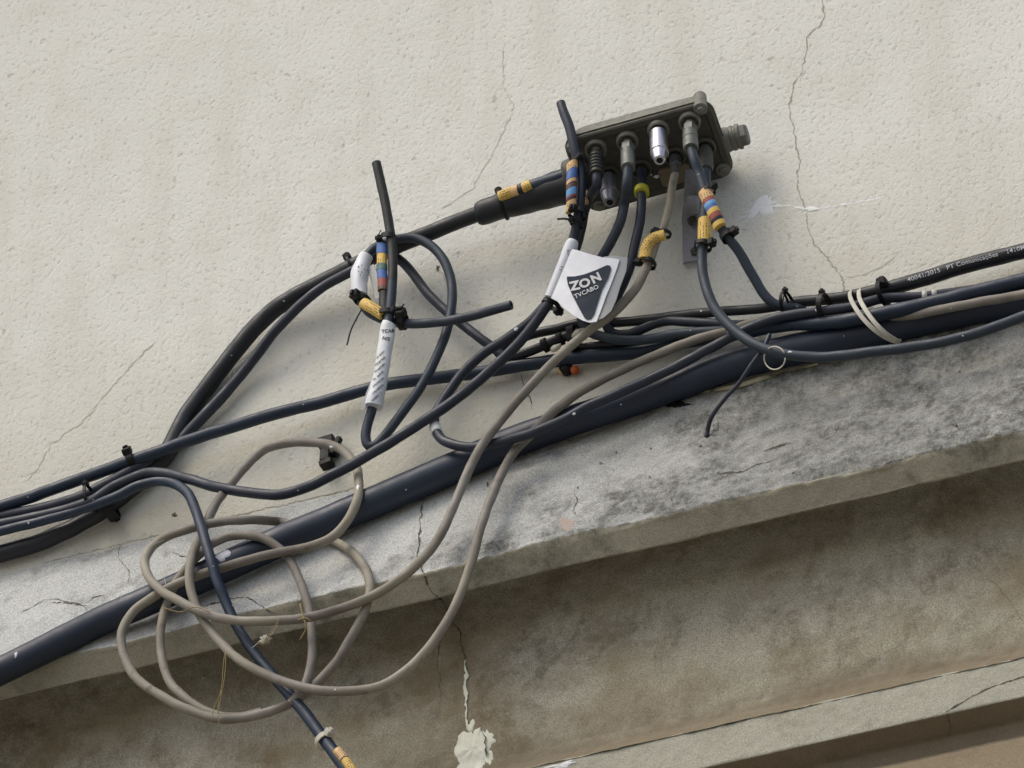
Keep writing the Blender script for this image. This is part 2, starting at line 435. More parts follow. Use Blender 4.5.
# rendered wall above
wb = MB()
wx = [-6, -.7, .7, 6]; wz = [ZJ-.03, 5.3, 9.0]
vs = []; nz = 60; nxw = 120
g = [-6, -2] + [-.8+1.6*i/nxw for i in range(nxw+1)] + [2, 6]
hz = [ZJ-.012] + [ZJ+.8*i/nz for i in range(nz+1)] + [9.0]
for x in g:
    for z in hz:
        k = 1 if abs(x) < .8 and z < ZJ+.8 else 0
        vs.append((x, -noise.noise(Vector((x*7, z*7, 0)))*.0012*k, z))
fs = [(i*len(hz)+j, (i+1)*len(hz)+j, (i+1)*len(hz)+j+1, i*len(hz)+j+1) for i in range(len(g)-1) for j in range(len(hz)-1)]
wb.add(vs, fs)
wallo = wb.build('rendered_wall', M['plaster'], facade)
me = wallo.data
if sum(p.normal.y for p in me.polygons) > 0: me.flip_normals()
# thickness behind it
bb = MB(); obox(bb, Vector((0, .19, 4.5)), Vector((6, 0, 0)), Vector((0, .15, 0)), Vector((0, 0, 4.5)), .002)
bb.build('wall_core', M['plaster'], facade, False)
FAC = BVHTree.FromPolygons([Vector(v) for v in v1+v2+v3+v4+vs],
      [f for f in fc1] + [tuple(i+len(v1) for i in f) for f in fc2] + [tuple(i+len(v1)+len(v2) for i in f) for f in fc3]
      + [tuple(i+len(v1)+len(v2)+len(v3) for i in f) for f in fc4] + [tuple(i+len(v1)+len(v2)+len(v3)+len(v4) for i in f) for f in fs])
def surf(px, py, bvh=None):
    h = (bvh or FAC).ray_cast(CAM, rdir(px, py), 40)
    return h
def sdepth(px, py):
    h = surf(px, py)
    return -h[0].y/U if h[0] else 0.0

# street below
gm = MB(); s = 200
gm.add([(-s, -s, 0), (s, -s, 0), (s, s, 0), (-s, s, 0)], [(0, 1, 2, 3)])
mg, nt, b = newmat('pale_paving'); v = coords(nt)
br = N_(nt, 'ShaderNodeTexBrick', Scale=2.2); nt.links.new(v, br.inputs['Vector'])
br.inputs['Color1'].default_value = (.30, .285, .25, 1); br.inputs['Color2'].default_value = (.26, .25, .22, 1); br.inputs['Mortar'].default_value = (.14, .13, .11, 1)
br.inputs['Mortar Size'].default_value = .012
nt.links.new(mix(nt, math_(nt, 'MULTIPLY', noi(nt, v, 1.3, 5, .6), .4), br.outputs[0], (.2, .19, .165)), b.inputs['Base Color']); b.inputs['Roughness'].default_value = .9
tag(gm.build('ground', mg, None, False), kind='structure')

# ------------------------------------------------------------------ surface marks (cracks, filler)
def strip_on(name, keys, w0, mat, parent, lift=.35, jag=1.2, seed=0, bvh=None):
    pts = catmull([(x, y) for x, y in keys], 2.2); mb = MB(); vs = []; fs = []
    rnd = random.Random(seed); last = None; k = 0; n = len(pts)
    for i, (x, y) in enumerate(pts):
        wv = noise.noise(Vector((i*.22, seed*3.3, 0)))*2.6*jag; jx = rnd.uniform(-jag, jag)*.8+wv; jy = rnd.uniform(-jag, jag)*.6
        a = pts[max(i-1, 0)]; c = pts[min(i+1, n-1)]
        dx, dy = c[0]-a[0], c[1]-a[1]; L = math.hypot(dx, dy) or 1
        nx_, ny_ = -dy/L, dx/L
        w = w0*(.2+1.0*rnd.random())*(.55+.9*abs(noise.noise(Vector((i*.13, seed*7.1, 2))))*2)*min(1, .25+min(i, n-1-i)/4)
        row = []
        for sgn in (-1, 1):
            h = surf(x+jx+nx_*w*sgn, y+jy+ny_*w*sgn, bvh)
            if h[0] is None: row = None; break
            nn = h[1] if h[1].dot(rdir(x, y)) < 0 else -h[1]
            row.append(h[0]+nn*lift*U)
        if row: vs += row; k += 1
    for i in range(k-1): fs.append((2*i, 2*i+1, 2*i+3, 2*i+2))
    mb.add(vs, fs); o = mb.build(name, mat, parent)
    return o
def patch_on(name, cx, cy, rx, ry, ang, mat, parent, lift=.5, height=1.0, rough=.35, seed=0, bvh=None, rings=7, seg_=36, face=None):
    mb = MB(); vs = []; fs = []
    ca, sa = math.cos(R(ang)), math.sin(R(ang)); ok = True
    for j in range(rings+1):
        for k in range(seg_):
            a = 2*math.pi*k/seg_
            rr = (j/rings)*(1+rough*(noise.noise(Vector((math.cos(a)*1.3, math.sin(a)*1.3, seed)))*1.3+noise.noise(Vector((math.cos(a)*4, math.sin(a)*4, seed+5)))*.7))
            x = math.cos(a)*rx*rr; y = math.sin(a)*ry*rr
            h = surf(cx+x*ca-y*sa, cy+x*sa+y*ca, bvh)
            if h[0] is None or (face is not None and abs(-h[0].y/U-face) > 60): ok = False; vs.append(None); continue
            nn = h[1] if h[1].dot(rdir(cx, cy)) < 0 else -h[1]
            hh = lift*(1 if j < rings else -.6) + height*(1-(j/rings)**2)*(1+.8*noise.noise(Vector((x*.3, y*.3, seed))))
            vs.append(h[0]+nn*hh*U)
    good = [v is not None for v in vs]
    c0 = next((v for v in vs if v is not None), None)
    if c0 is None: return None
    vs = [v if v is not None else c0 for v in vs]
    for j in range(rings):
        for k in range(seg_):
            q = (j*seg_+k, j*seg_+(k+1) % seg_, (j+1)*seg_+(k+1) % seg_, (j+1)*seg_+k)
            if all(good[i] for i in q): fs.append(q)
    mb.add(vs, fs)
    me = bpy.data.meshes.new(name); me.from_pydata(mb.v, [], mb.f); me.update()
    bm = bmesh.new(); bm.from_mesh(me); bmesh.ops.remove_doubles(bm, verts=bm.verts, dist=1e-6)
    for f in [f for f in bm.faces if f.calc_area() < 1e-14]: bm.faces.remove(f)
    bm.to_mesh(me); bm.free()
    return link(name, me, mat, parent)
CR = M['hairline']
strip_on('crack', [(823, -20), (823, 0), (822, 22), (806, 38), (806, 50), (801, 72), (792, 92), (788, 110), (792, 125), (796, 140), (799, 158), (798, 180), (802, 200), (808, 212)], .8, CR, facade, seed=1)
strip_on('crack', [(808, 212), (811, 235), (822, 252), (836, 270), (843, 280), (842, 296)], .8, CR, facade, seed=2)
strip_on('crack', [(845, 278), (868, 273), (890, 262), (900, 250)], .5, M['faint'], facade, seed=12)
strip_on('crack', [(159, 340), (140, 356), (120, 378), (100, 400), (85, 420), (52, 444), (40, 465), (25, 482)], .6, M['faint'], facade, seed=3)
strip_on('crack', [(503, 40), (503, 80), (512, 110), (482, 172), (470, 190), (440, 210)], .5, M['faint'], facade, seed=4)
strip_on('crack', [(438, 265), (446, 285), (460, 320), (472, 340)], .6, M['faint'], facade, seed=5)
strip_on('crack', [(521, 374), (524, 390), (530, 400), (532, 410)], .8, M['crackmat'], facade, seed=6)
strip_on('crack', [(424, 495), (421, 520), (419, 548), (418, 560), (424, 572), (431, 590), (444, 604), (452, 622), (462, 634)], 1.1, M['crackmat'], facade, seed=7)
strip_on('crack', [(40, 564), (90, 552), (130, 542), (183, 529), (230, 517), (300, 501), (360, 487)], .6, M['hairline'], facade, jag=1.2, seed=8)
strip_on('crack', [(120, 545), (121, 560), (128, 573), (131, 583)], .5, M['crackmat'], facade, seed=9)
strip_on('crack', [(205, 606), (230, 600), (247, 598), (262, 607), (275, 614)], .8, M['crackmat'], facade, seed=10)
strip_on('crack', [(170, 552), (182, 556), (195, 555)], .5, M['crackmat'], facade, seed=11)
strip_on('crack', [(50, 603), (80, 604), (88, 612), (70, 625)], .5, M['crackmat'], facade, seed=13)
strip_on('crack', [(718, 474), (740, 472), (755, 466), (775, 460)], .8, M['crackmat'], facade, seed=14)
strip_on('crack', [(760, 452), (778, 447), (790, 443)], .9, M['crackmat'], facade, seed=15)
strip_on('crack', [(575, 488), (576, 500), (572, 512)], .6, M['crackmat'], facade, seed=16)
strip_on('crack', [(946, 712), (958, 705), (975, 695), (995, 686), (1030, 675)], .8, M['crackmat'], facade, jag=.5, seed=17)
strip_on('crack', [(946, 712), (950, 725), (948, 740)], .8, M['crackmat'], facade, seed=18)
strip_on('crack', [(460, 632), (463, 650), (466, 668), (467, 690), (466, 710)], 1.5, M['crackmat'], facade, seed=19)
strip_on('crack', [(440, 640), (438, 665), (441, 700), (437, 720)], .6, M['crackmat'], facade, seed=20)
strip_on('filler_smear', [(735, 222), (752, 214), (768, 207), (790, 206), (808, 209), (830, 207), (855, 203), (885, 197)], 1.1, M['filler'], facade, lift=.2, jag=1.0, seed=21)
strip_on('filler_smear', [(762, 187), (764, 196), (768, 206)], .9, M['filler'], facade, lift=.7, seed=22)
patch_on('filler_smear', 761, 208, 17, 7, -28, M['filler'], facade, .4, .5, .7, 23)
patch_on('filler_smear', 811, 209, 7, 2.6, -5, M['filler'], facade, .4, .5, .7, 24)
strip_on('lime_drip', [(466, 660), (467, 690), (467, 712), (468, 728)], 1.7, M['lime'], facade, lift=1.2, jag=.8, seed=25)
patch_on('lime_drip', 473, 750, 17, 20, 0, M['lime'], facade, .5, 1.8, .3, 26, seg_=60)
rb = random.Random(4)
for k in range(14):
    a_ = rb.uniform(0, 6.28); q_ = rb.uniform(.55, 1.1)
    patch_on('lime_drip', 473+math.cos(a_)*19*q_, 750+math.sin(a_)*22*q_, rb.uniform(3, 7), rb.uniform(5, 11), rb.uniform(-25, 25), M['lime'], facade, .4, rb.uniform(.3, .9), .5, 40+k, seg_=16, rings=4)
strip_on('crack', [(481, 730), (486, 742), (488, 760)], 1.2, M['crackmat'], facade, lift=2.9, seed=29)
patch_on('filler_smear', 562, 766, 14, 3, -12, M['filler'], facade, .5, .8, .7, 31)
patch_on('plaster_hole', 677, 405, 9, 3.2, -6, M['hole'], facade, .9, .2, .9, 32)
patch_on('plaster_hole', 174, 515, 2.5, 2, 0, M['crackmat'], facade, .5, .1, .9, 33)
patch_on('plaster_hole', 438, 268, 1.6, 3.5, 10, M['crackmat'], facade, .5, .1, .9, 34)
patch_on('stone_scar', 568, 524, 8, 5, -20, plastic('reddish_scar', (.33, .26, .23), .95, .5, (.35, .3, .26)), facade, .2, .1, .8, 35)

rp = random.Random(11)
for k in range(16):
    x = rp.choice([rp.uniform(480, 1000), rp.uniform(620, 1010)]); yj = 572-.235*x; y = yj+rp.uniform(25, 88)
    patch_on('stone_pit', x, y, rp.uniform(.8, 2.2), rp.uniform(.7, 1.8), rp.uniform(0, 90), M['crackmat'], facade, .3, .05, .9, 70+k, seg_=14, rings=3)
for (x, y, a_, b_) in ((715, 427, 4, 5), (600, 463, 2.6, 1.4), (616, 453, 1.4, 2), (930, 432, 2, 1.4), (955, 425, 3, 1.5), (700, 446, 2.2, 1.2)):
    patch_on('mortar_lump', x, y, a_, b_, 20, f1.data.materials[0], facade, .2, 2.2, .6, x, seg_=16, rings=4)
strip_on('crack', [(20, 613), (35, 606), (46, 600), (60, 600), (72, 604), (88, 606)], .35, M['crackmat'], facade, seed=41)
strip_on('crack', [(86, 603), (95, 598), (106, 596), (104, 601)], .4, M['crackmat'], facade, seed=42)
strip_on('crack', [(985, 575), (1000, 590), (1012, 605), (1024, 622)], .5, M['brown'], facade, seed=44)
# ------------------------------------------------------------------ cables
CAB = {}
def cable(keys, mat, label, r=5.0, ext=(0, 0), name='cable', clampgap=.6, group=None, cup=.0, wob=.05, cat='cable', step=2.5, smooth_d=True, flat=1.0, sag=0):
    """keys: (px,py,d[,r]). ext: run on past the frame at start/end by that many pixels"""
    ks = [(k[0], k[1], k[2], (k[3] if len(k) > 3 else r)) for k in keys]
    if ext[0]:
        a, b = ks[0], ks[1]; L = math.hypot(a[0]-b[0], a[1]-b[1]); f = ext[0]/L
        ks = [(a[0]+(a[0]-b[0])*f, a[1]+(a[1]-b[1])*f, a[2], a[3])] + ks
    if ext[1]:
        a, b = ks[-1], ks[-2]; L = math.hypot(a[0]-b[0], a[1]-b[1]); f = ext[1]/L
        ks = ks + [(a[0]+(a[0]-b[0])*f, a[1]+(a[1]-b[1])*f, a[2], a[3])]
    s = catmull(ks, step)
    need = [sdepth(x, y)+rr+clampgap for x, y, d, rr in s]
    # a stiff cable bridges dips: take the running maximum, then smooth
    w = 4; dd = []
    for i in range(len(s)):
        lo = max(0, i-w); hi = min(len(s), i+w+1)
        dd.append(max(s[i][2], max(need[lo:hi])))
    for _ in range(4 if smooth_d else 0):
        e = list(dd)
        for i in range(1, len(dd)-1): e[i] = (dd[i-1]+2*dd[i]+dd[i+1])/4
        dd = e
    dd = [max(a, b) for a, b in zip(dd, need)]
    ph = random.random()*50
    pts = []
    for i, (x, y, _, rr) in enumerate(s):
        k = .4; k2 = .9
        pts.append(P(x+noise.noise(Vector((i*.13, ph, 0)))*k+noise.noise(Vector((i*.045, ph, 4)))*k2, y+noise.noise(Vector((i*.13, ph, 9)))*k+noise.noise(Vector((i*.045, ph, 14)))*k2, dd[i]))
    mb = MB(); tube(mb, pts, [q[3]*U for q in s], 18, True, wob, flat, cup)
    o = mb.build(name, mat, None, True, R(50))
    tag(o, label, cat, group)
    CAB[o.name] = o
    o_data = dict(obj=o, s=[(s[i][0], s[i][1], dd[i], s[i][3]) for i in range(len(s))], pts=pts,
                  bvh=BVHTree.FromPolygons([Vector(v) for v in mb.v], mb.f))
    return o_data
# thick conduit
pipe = cable([(-40, 688, 0, 14), (0, 671, 0, 14), (100, 622, 70, 14.5), (180, 587, 66, 15), (261, 550, 55, 15.3), (330, 521, 46, 15.6), (400, 491, 36, 15.8), (460, 465, 26, 15.8), (520, 439, 18, 15.4), (620, 405, 17, 15), (680, 384, 17, 15.3), (740, 363, 17, 15.5), (823, 343, 17, 15.5), (901, 325, 17, 15.5), (1024, 300, 17, 15), (1100, 286, 17, 15)],
    M['pipe'], 'thickest blue black conduit running diagonally along the top of the ledge', ext=(900, 900), name='conduit', clampgap=1.5, wob=.02, cat='conduit', step=5)
# the trunk into the tap box
# ------------------------------------------------------------------ tap box frame
def camvec(x, y, z): return (rgt*x + upv*y - fwd*z).normalized()
BA = camvec(.953, .257, .165); BN = camvec(0, -.54, .842); BV = (BA.cross(BN)).normalized()
if BV.dot(upv) > 0: BV = -BV
BC = P(650, 161, 54)
def L(u, v, w): return BC + (BA*u + BV*v + BN*w)*U
def uv_of(px, py):
    dx = px-650; dy = 161-py
    a1, a2 = BA.dot(rgt), BA.dot(upv); b1, b2 = BV.dot(rgt), BV.dot(upv)
    det = a1*b2-b1*a2
    return (dx*b2-b1*dy)/det, (a1*dy-dx*a2)/det
trunk = cable([(-20, 560, 10, 9), (0, 554, 10, 9), (47, 540, 10, 9), (94, 516, 10, 9), (117, 500, 10, 9.2), (162, 460, 10, 9.3), (176, 436, 10, 9.4), (187, 415, 10, 9.2), (219, 371, 12, 9), (266, 316, 17, 9), (300, 293, 22, 8.8), (330, 278, 26, 8.6), (385, 251, 32, 8.4), (440, 228, 38, 8.2), (480, 213, 42, 8.2), (520, 199, 44, 8.2)],
    M['black'], 'black trunk cable sweeping up from the left edge to the metal tap box', ext=(900, 0))
b2 = cable([(-20, 521, 22), (0, 517, 22), (47, 507, 22), (82, 496, 23), (117, 479, 24), (140, 466, 22), (160, 455, 14), (176, 444, 10), (200, 420, 12), (219, 400, 12), (247, 367, 14, 5.4), (275, 331, 24, 5.4), (300, 306, 28, 5.4), (325, 286, 30, 5.2), (350, 272.5, 32, 5.2), (372, 260, 30, 5), (388, 255, 24, 5), (405, 265, 20, 5), (430, 296, 22, 5), (455, 318, 24, 5), (478, 336, 24, 5), (493, 347, 20, 5), (503, 356, 16, 5)],
    M['violet'], 'thin black cable following the trunk cable then slanting down behind the left loop', r=6, ext=(900, 0))
cc = cable([(-20, 513, 27), (0, 507, 27), (70, 483, 27), (127, 462, 28), (187, 441, 28), (240, 424, 26), (320, 402, 18), (390, 384, 14), (470, 374, 13), (521, 365.5, 13, 6.6), (584, 357, 13, 7), (637, 352, 13, 7), (665, 346, 14, 6.6), (700, 340, 17, 6.4), (740, 333, 26, 6.2), (782, 326, 34, 6.4), (820, 323, 38, 6.6), (851, 320, 40, 6.8), (906, 309, 40, 7.2), (960, 296, 38, 7.2), (1024, 280, 36, 7.2), (1060, 271, 36)],
    M['blue'], 'long dark blue cable crossing the whole wall above the conduit', r=6.4, ext=(900, 900))
dd_ = cable([(499, 357, 14, 5), (502, 350, 16, 5), (510, 343, 18, 5), (521, 338, 20, 5), (534, 334, 22, 5), (552, 330, 23), (576, 324, 24), (615, 322, 24), (650, 319, 24), (702, 313, 24), (765, 308, 24), (799, 302, 24, 5.6), (847, 297, 26, 6), (872, 292, 26, 6.8), (906, 284, 25, 7.4), (962, 267, 22, 7.6), (1024, 251, 20, 7.8), (1080, 236, 20, 7.8)],
    M['black'], 'black cable with white printed lettering, uppermost at the right edge', r=5.0, ext=(0, 900))
# I1: marker stub down through the shop flag to the left bundle
i1 = cable([(561, 103, 112, 4.6), (563.5, 112, 112, 4.8), (570, 129, 110, 5), (575.5, 152, 106, 5), (580.5, 168, 100, 4.5), (581.5, 190, 96, 4.5), (578.5, 214, 88, 5), (574, 238, 76, 5.2), (566, 262, 72, 5.2), (554, 292, 66, 5.2), (545, 309, 62, 5.2), (521, 340, 54, 5.2), (484, 376, 50), (460, 396, 50), (437, 412, 53), (402, 435, 58), (364, 458, 62), (334, 474, 63), (305, 488, 62), (276, 495, 60), (240, 491.5, 56), (212, 486, 52), (192, 480, 47), (164, 473.5, 42), (146, 474, 39), (117, 485, 38), (91, 501, 37), (60, 511, 33), (0, 524, 29), (-20, 528, 29)],
    M['violet'], 'dark cable from the cut stub beside the box, under the white flag, then left', r=5.4, ext=(0, 900), cup=1)
lc = cable([(-20, 537, 30), (0, 531.5, 30), (60, 516, 32), (100, 503, 36), (118, 496, 37), (138, 486, 37), (159, 481, 38), (176, 484, 44), (188, 494, 56), (195, 508, 70), (201.5, 528, 86), (208.6, 552, 101), (218, 584, 98), (226, 602, 92), (235, 623, 88), (252, 650, 84), (274, 677, 82, 5.6), (299, 706, 84, 5.8), (323, 738, 86, 6), (343, 764, 88, 6.4), (358, 786, 88, 6.4)],
    M['blue'], 'dark cable arching over the left bundle and dropping to the bottom edge', r=5.2, ext=(900, 500))
# box-fed cables
def port_tip(px, py, w):
    u, v = uv_of(px, py); return unP(L(u, v, w))
PT = {'r1a': (595.5, 149), 'r1b': (627, 141), 'r1c': (658, 130), 'r1d': (689, 122), 'r2a': (609, 174), 'r2b': (641, 168), 'r2c': (675, 156), 'r2d': (705, 147)}
def start(key, w, r):
    x, y, d = port_tip(*PT[key], w); return (x, y, d, r)
s_ = start('r1a', 50, 5)
i1b = cable([s_, (597, 186, s_[2]-2), (590, 198, 78), (585, 211, 74), (582, 226, 70), (578, 242, 65), (570, 264, 60), (558, 292, 54), (547, 304, 50), (526, 325, 44), (505, 340, 42), (484, 353, 40), (461, 375, 38), (446, 396, 38), (437.5, 410, 38), (434.5, 420, 42), (437, 433, 46), (446, 442, 50), (470, 447.5, 52), (498, 443, 52), (530, 433, 52), (560, 421, 50), (590, 405, 46), (637, 385, 42), (687, 361, 40), (727, 339, 42), (749, 328, 44), (773, 319, 46), (796, 314, 46), (822, 311, 44), (851, 307, 40), (872, 301, 36), (888, 298, 32), (920, 297, 26), (945, 293.5, 22, 4.4), (975, 288, 18, 3.5), (1010, 281, 16, 3.5), (1060, 269, 16, 3.5)],
    M['violet'], 'dark cable from the ribbed left connector, doubling back in a tight white taped bend', r=5.0, ext=(0, 800))
s_ = start('r1b', 52, 5)
c2 = cable([s_, (627, 188, s_[2]-4), (625, 202, 76), (621, 220, 70), (611, 241, 62), (602, 256, 56), (591, 275, 48), (583, 300, 40), (582, 320, 34), (588, 331, 30), (600, 336, 28), (623, 340, 28), (650, 339, 28), (679, 334, 27), (718, 331, 24), (745, 329, 20), (770, 326, 18)],
    M['greycable'], 'blue grey cable hanging from the second connector of the front row', r=5.0)
s_ = start('r2b', 50, 4.6)
c3 = cable([s_, (642, 205, s_[2]-2, 4.8), (641, 218, 62), (635, 245, 56), (630, 267, 50), (622, 286, 42), (612, 306, 34), (606, 322, 28), (612, 333, 22), (628, 334, 20), (642, 329, 22), (656, 323.5, 22), (671, 321, 24), (702, 323, 24), (732, 325, 22), (752, 324, 18), (780, 319, 16)],
    M['violet'], 'violet black cable hanging from the connector with the yellow ring', r=4.9)
s_ = start('r1d', 54, 4.6)
g1 = cable([s_, (694, 160, s_[2]), (698, 172, 92), (703, 186, 90), (708, 202, 88), (717, 221, 82), (727, 236, 74), (738, 250, 64), (752, 274, 50), (763, 292, 40), (774, 303, 33), (790, 308, 26), (806, 307, 20)],
    M['greycable'], 'grey blue cable from the rightmost front connector running down right to the tied bundle', r=5.0)
s_ = start('r2d', 44, 5)
g2 = cable([s_, (705, 190, s_[2]-2), (704, 215, 60), (703, 240, 60), (702, 258, 58), (703, 275, 58), (708, 293, 58), (718, 313, 57), (737, 333, 56), (762, 348, 56), (787, 354.5, 54), (820, 357, 50), (851, 355, 50), (906, 348, 50), (962, 337, 50), (1000, 325, 50), (1024, 316, 50), (1050, 306, 50)],
    M['greycable'], 'blue grey cable dropping below the bracket then sagging lowest along the ledge to the right', r=5.2, ext=(0, 800))
s_ = start('r2c', 34, 4.4)
kc = cable([s_, (673.5, 181, s_[2]-2, 4.3), (670, 201, 54, 4.3), (664, 226, 52, 4.4), (656, 243, 52, 4.6), (649, 262, 52), (637, 286, 54), (623, 303, 56), (611, 315, 57), (590, 330, 58), (562, 354, 58), (534, 382, 58), (510, 409, 59), (497, 426, 60), (483, 444, 62), (472, 463, 66), (463, 484, 70), (453, 508, 73), (436, 542, 80), (411, 570, 86), (385, 589, 90), (364, 600, 93), (320, 615, 98), (276, 621, 102), (232, 620, 104), (203, 612, 104), (181, 602, 103), (163, 592, 99), (149, 578, 93), (144.5, 562, 86), (150, 549, 80), (162, 539, 75), (182, 531, 70), (217, 522, 64), (246, 519.5, 56), (266, 520.5, 36), (280, 522, 22), (292, 525, 20), (305, 529, 22), (320, 535, 25), (334, 541, 30), (350, 550, 40), (364, 566, 58), (370, 586, 80), (365, 610, 84), (352, 636, 84), (338, 660, 82), (317, 683, 80), (299, 698, 78), (276, 709, 78), (260, 714, 79), (241, 718, 81), (222, 719, 84), (203, 715, 86), (167, 699, 90), (137, 679, 92), (124, 655, 93), (122, 633, 93), (134, 611, 91), (153, 597, 89), (170, 587, 88), (188, 579, 88), (223, 567, 87), (250, 559, 85), (276, 553, 82), (311, 546, 78), (333, 536, 72), (348, 519, 66), (358, 496, 62), (358.5, 474, 48), (352, 460, 42), (340, 449, 38), (317, 443, 34), (288, 443, 34), (268, 448, 36), (252, 460, 40), (235, 478, 46), (218, 500, 54), (206, 524, 62), (197, 543, 78), (191, 560, 97), (189, 580, 99), (194, 602, 96), (203, 620, 94), (220, 642, 94), (242, 662, 96), (282, 681, 98), (320, 690, 96), (352, 691, 94), (378, 687, 91), (400, 675, 88), (422, 656, 86), (440, 632, 84), (458, 599, 82), (470, 565, 80), (480, 530, 74), (493, 494, 62), (505, 467, 50), (516, 450, 41), (530, 436, 37), (547, 418, 36), (574, 396, 36), (614, 374, 32), (661, 353, 30), (707, 336, 28), (731, 330, 26), (755, 322, 22), (800, 316, 20), (850, 316, 24), (900, 316, 33), (930, 312, 38), (962, 305.5, 40), (1000, 298.5, 40), (1024, 294, 40), (1060, 286, 40)],
    M['beige'], 'dirty beige cable making two big loops and running from the box to the right', r=4.6, ext=(0, 800), wob=.09)
k3 = cable([(262, 712, 70), (242, 717, 71), (222, 716.5, 74), (203, 710, 78), (184, 697, 82), (170, 682, 83), (163.5, 662, 84), (161, 640, 84), (163, 618, 84), (170, 598, 79), (178, 580, 79), (192, 562, 79), (204, 550, 80), (214, 543, 79), (228, 537, 78), (246, 535, 76), (265, 539, 75), (283, 552, 73), (295, 570, 74), (304, 592, 76), (310, 615, 80), (312, 640, 82), (311, 665, 84), (302, 690, 86), (290, 704, 86)],
    M['beige'], 'short end of grey beige cable curled as the innermost loop', r=4.4, wob=.09)
# J: left stubbed loop, one cable
jc = cable([(376.5, 163, 80, 4.8), (378, 169, 79, 4.8), (381, 182, 76, 4.9), (385, 200, 73, 4.9), (388, 218, 70, 4.9), (390.5, 235, 67, 4.9), (392.5, 255, 65, 5), (392, 285, 64, 5), (389.5, 312, 62, 5), (386, 335, 60, 5), (380, 370, 55, 5), (373, 405, 50, 5), (367.5, 425, 46, 5), (366, 438, 44, 5), (369, 446, 42, 4.9), (376, 445, 41, 4.9), (387, 433, 40), (400, 416, 38), (421, 386, 36), (438, 354, 36), (448, 325, 36), (452, 300, 37), (451, 280, 38), (444, 261, 40), (431, 246, 42), (415, 238, 44), (400, 238.5, 46), (386, 242, 47), (372, 250, 48), (362, 264, 50), (358.5, 282, 52), (361, 299, 54), (368, 311, 55), (380, 318, 52), (392, 322, 51), (407, 323.5, 51), (437, 322, 52), (470, 316, 55), (511.5, 305, 58)],
    M['greycable'], 'cut grey cable bent in a long hanging loop with both stub ends free', r=4.9, cup=1)
jc['obj'].data.materials.append(M['olive'])
for pl in jc['obj'].data.polygons:
    if pl.center.z > 0 and min(pl.vertices) < 18*46: pl.material_index = 1
# short bits behind the flag
n1 = cable([(508, 358, 16), (520, 355, 18), (541, 347, 22), (552, 342, 24), (565, 337, 24), (580, 333, 24)], M['black'], 'short joined black cable below the white flag', r=4.8)
mb = MB(); tube(mb, [P(543, 346.5, 22.5), P(548, 344, 23)], 7.4*U, 14); mb.build('joint_collar', M['tie'], n1['obj'])
mb = MB(); tube(mb, [P(558, 340, 24), P(563, 338, 24)], 6.8*U, 14); mb.build('joint_collar', M['tie'], n1['obj'])
n4 = cable([(566, 351, 12), (577, 348, 13), (607, 344, 18), (640, 341, 18), (680, 339, 14), (720, 337, 12)], M['black'], 'thin black cable tucked between the bundle and the long blue cable', r=4.0)
w1 = cable([(770, 335, 50), (764, 347, 52), (757, 357, 52), (748, 370, 50), (738, 385, 44), (726, 398, 40), (714, 413, 36), (709, 423, 30), (706, 436, 12)], M['violet'], 'thin violet wire hanging from the bundle onto the ledge', r=2.2, cat='wire', name='wire')
w2 = cable([(362, 309, 62, .8), (357, 318, 62, .8), (351, 330, 62, .8), (347, 345, 62, .8)], M['tie'], 'hair thin black wire below the small yellow marker', cat='wire', name='wire')
w3 = cable([(606, 425, 0, .8), (630, 414, 0, .8), (655, 405, 0, .7), (680, 397, 0, .8), (706, 388, 0, .9), (716, 384, 0, .8)], M['whitetie'], 'fine pale wire lying along the rim under the conduit', cat='wire', name='wire')
pts = [P(774.7+10.5*math.cos(a), 358+11.5*math.sin(a), 58+9*math.sin(a*1.0+2.4)) for a in [2*math.pi*i/40 for i in range(38)]]
mb = MB(); tube(mb, pts, .7*U, 8); tag(mb.build('wire_ring', M['whitetie']), 'thin pale wire ring looped round the sagging cable', 'wire')
# lath sliver
lp = [(700, 392), (720, 389), (737, 386), (760, 379), (785, 371), (800, 368), (818, 364)]
mb = MB(); q = catmull(lp, 4); wd = []
pts = []
for i, (x, y) in enumerate(q):
    pts.append(P(x, y, sdepth(x, y)+3)); wd.append((2.0+3.6*math.sin(math.pi*min(1, i/len(q)*1.05)))*U)
ribbon(mb, pts, wd, 1.6*U)
tag(mb.build('wood_sliver', plastic('dry_lath', (.36, .33, .24), .9, .5, (.2, .18, .12)), None, False), 'pale dry wood sliver lying on the ledge rim below the conduit', 'splinter')

# marks on cables
def mark(cd, x, y, rx, ry, ang=0, mat='whitetape', name='paint_fleck', seed=0, height=.3):
    patch_on(name, x, y, rx, ry, ang, M[mat], cd['obj'], .35, height, .35, seed, cd['bvh'], 3, 16)
mark(pipe, 16, 655, 1.6, 3.6, 15, seed=1); mark(i1b, 516, 329, 2.6, 1.8, -40, seed=2)
mark(i1b, 574, 414, 2.2, 1.4, -20, seed=3); mark(i1b, 818, 310, 3.4, 2.2, -5, seed=4)
mark(kc, 331, 447, 2.2, 1.4, 20, seed=5); mark(kc, 358, 487, 1.8, 2.4, 10, seed=6); mark(g2, 790, 352, 2.4, 1.2, 0, seed=7)
mark(jc, 474, 337, 1, 1, 0, seed=8)
rf = random.Random(3)
for cd in (cc, i1, lc, pipe, c2, g2, kc, trunk, dd_, i1b, g1, k3):
    vis = [q for q in cd['s'] if 10 < q[0] < 1015 and 10 < q[1] < 760]
    for k in range(4 if cd is kc or cd is pipe else 2):
        q = rf.choice(vis); mark(cd, q[0]+rf.uniform(-1.5, 1.5), q[1]+rf.uniform(-2.5, 1), rf.uniform(.5, 1.3), rf.uniform(.4, 1.0), rf.uniform(-40, 40), rf.choice(['fluff', 'whitetape', 'fluff']), seed=int(q[0]), height=.15)
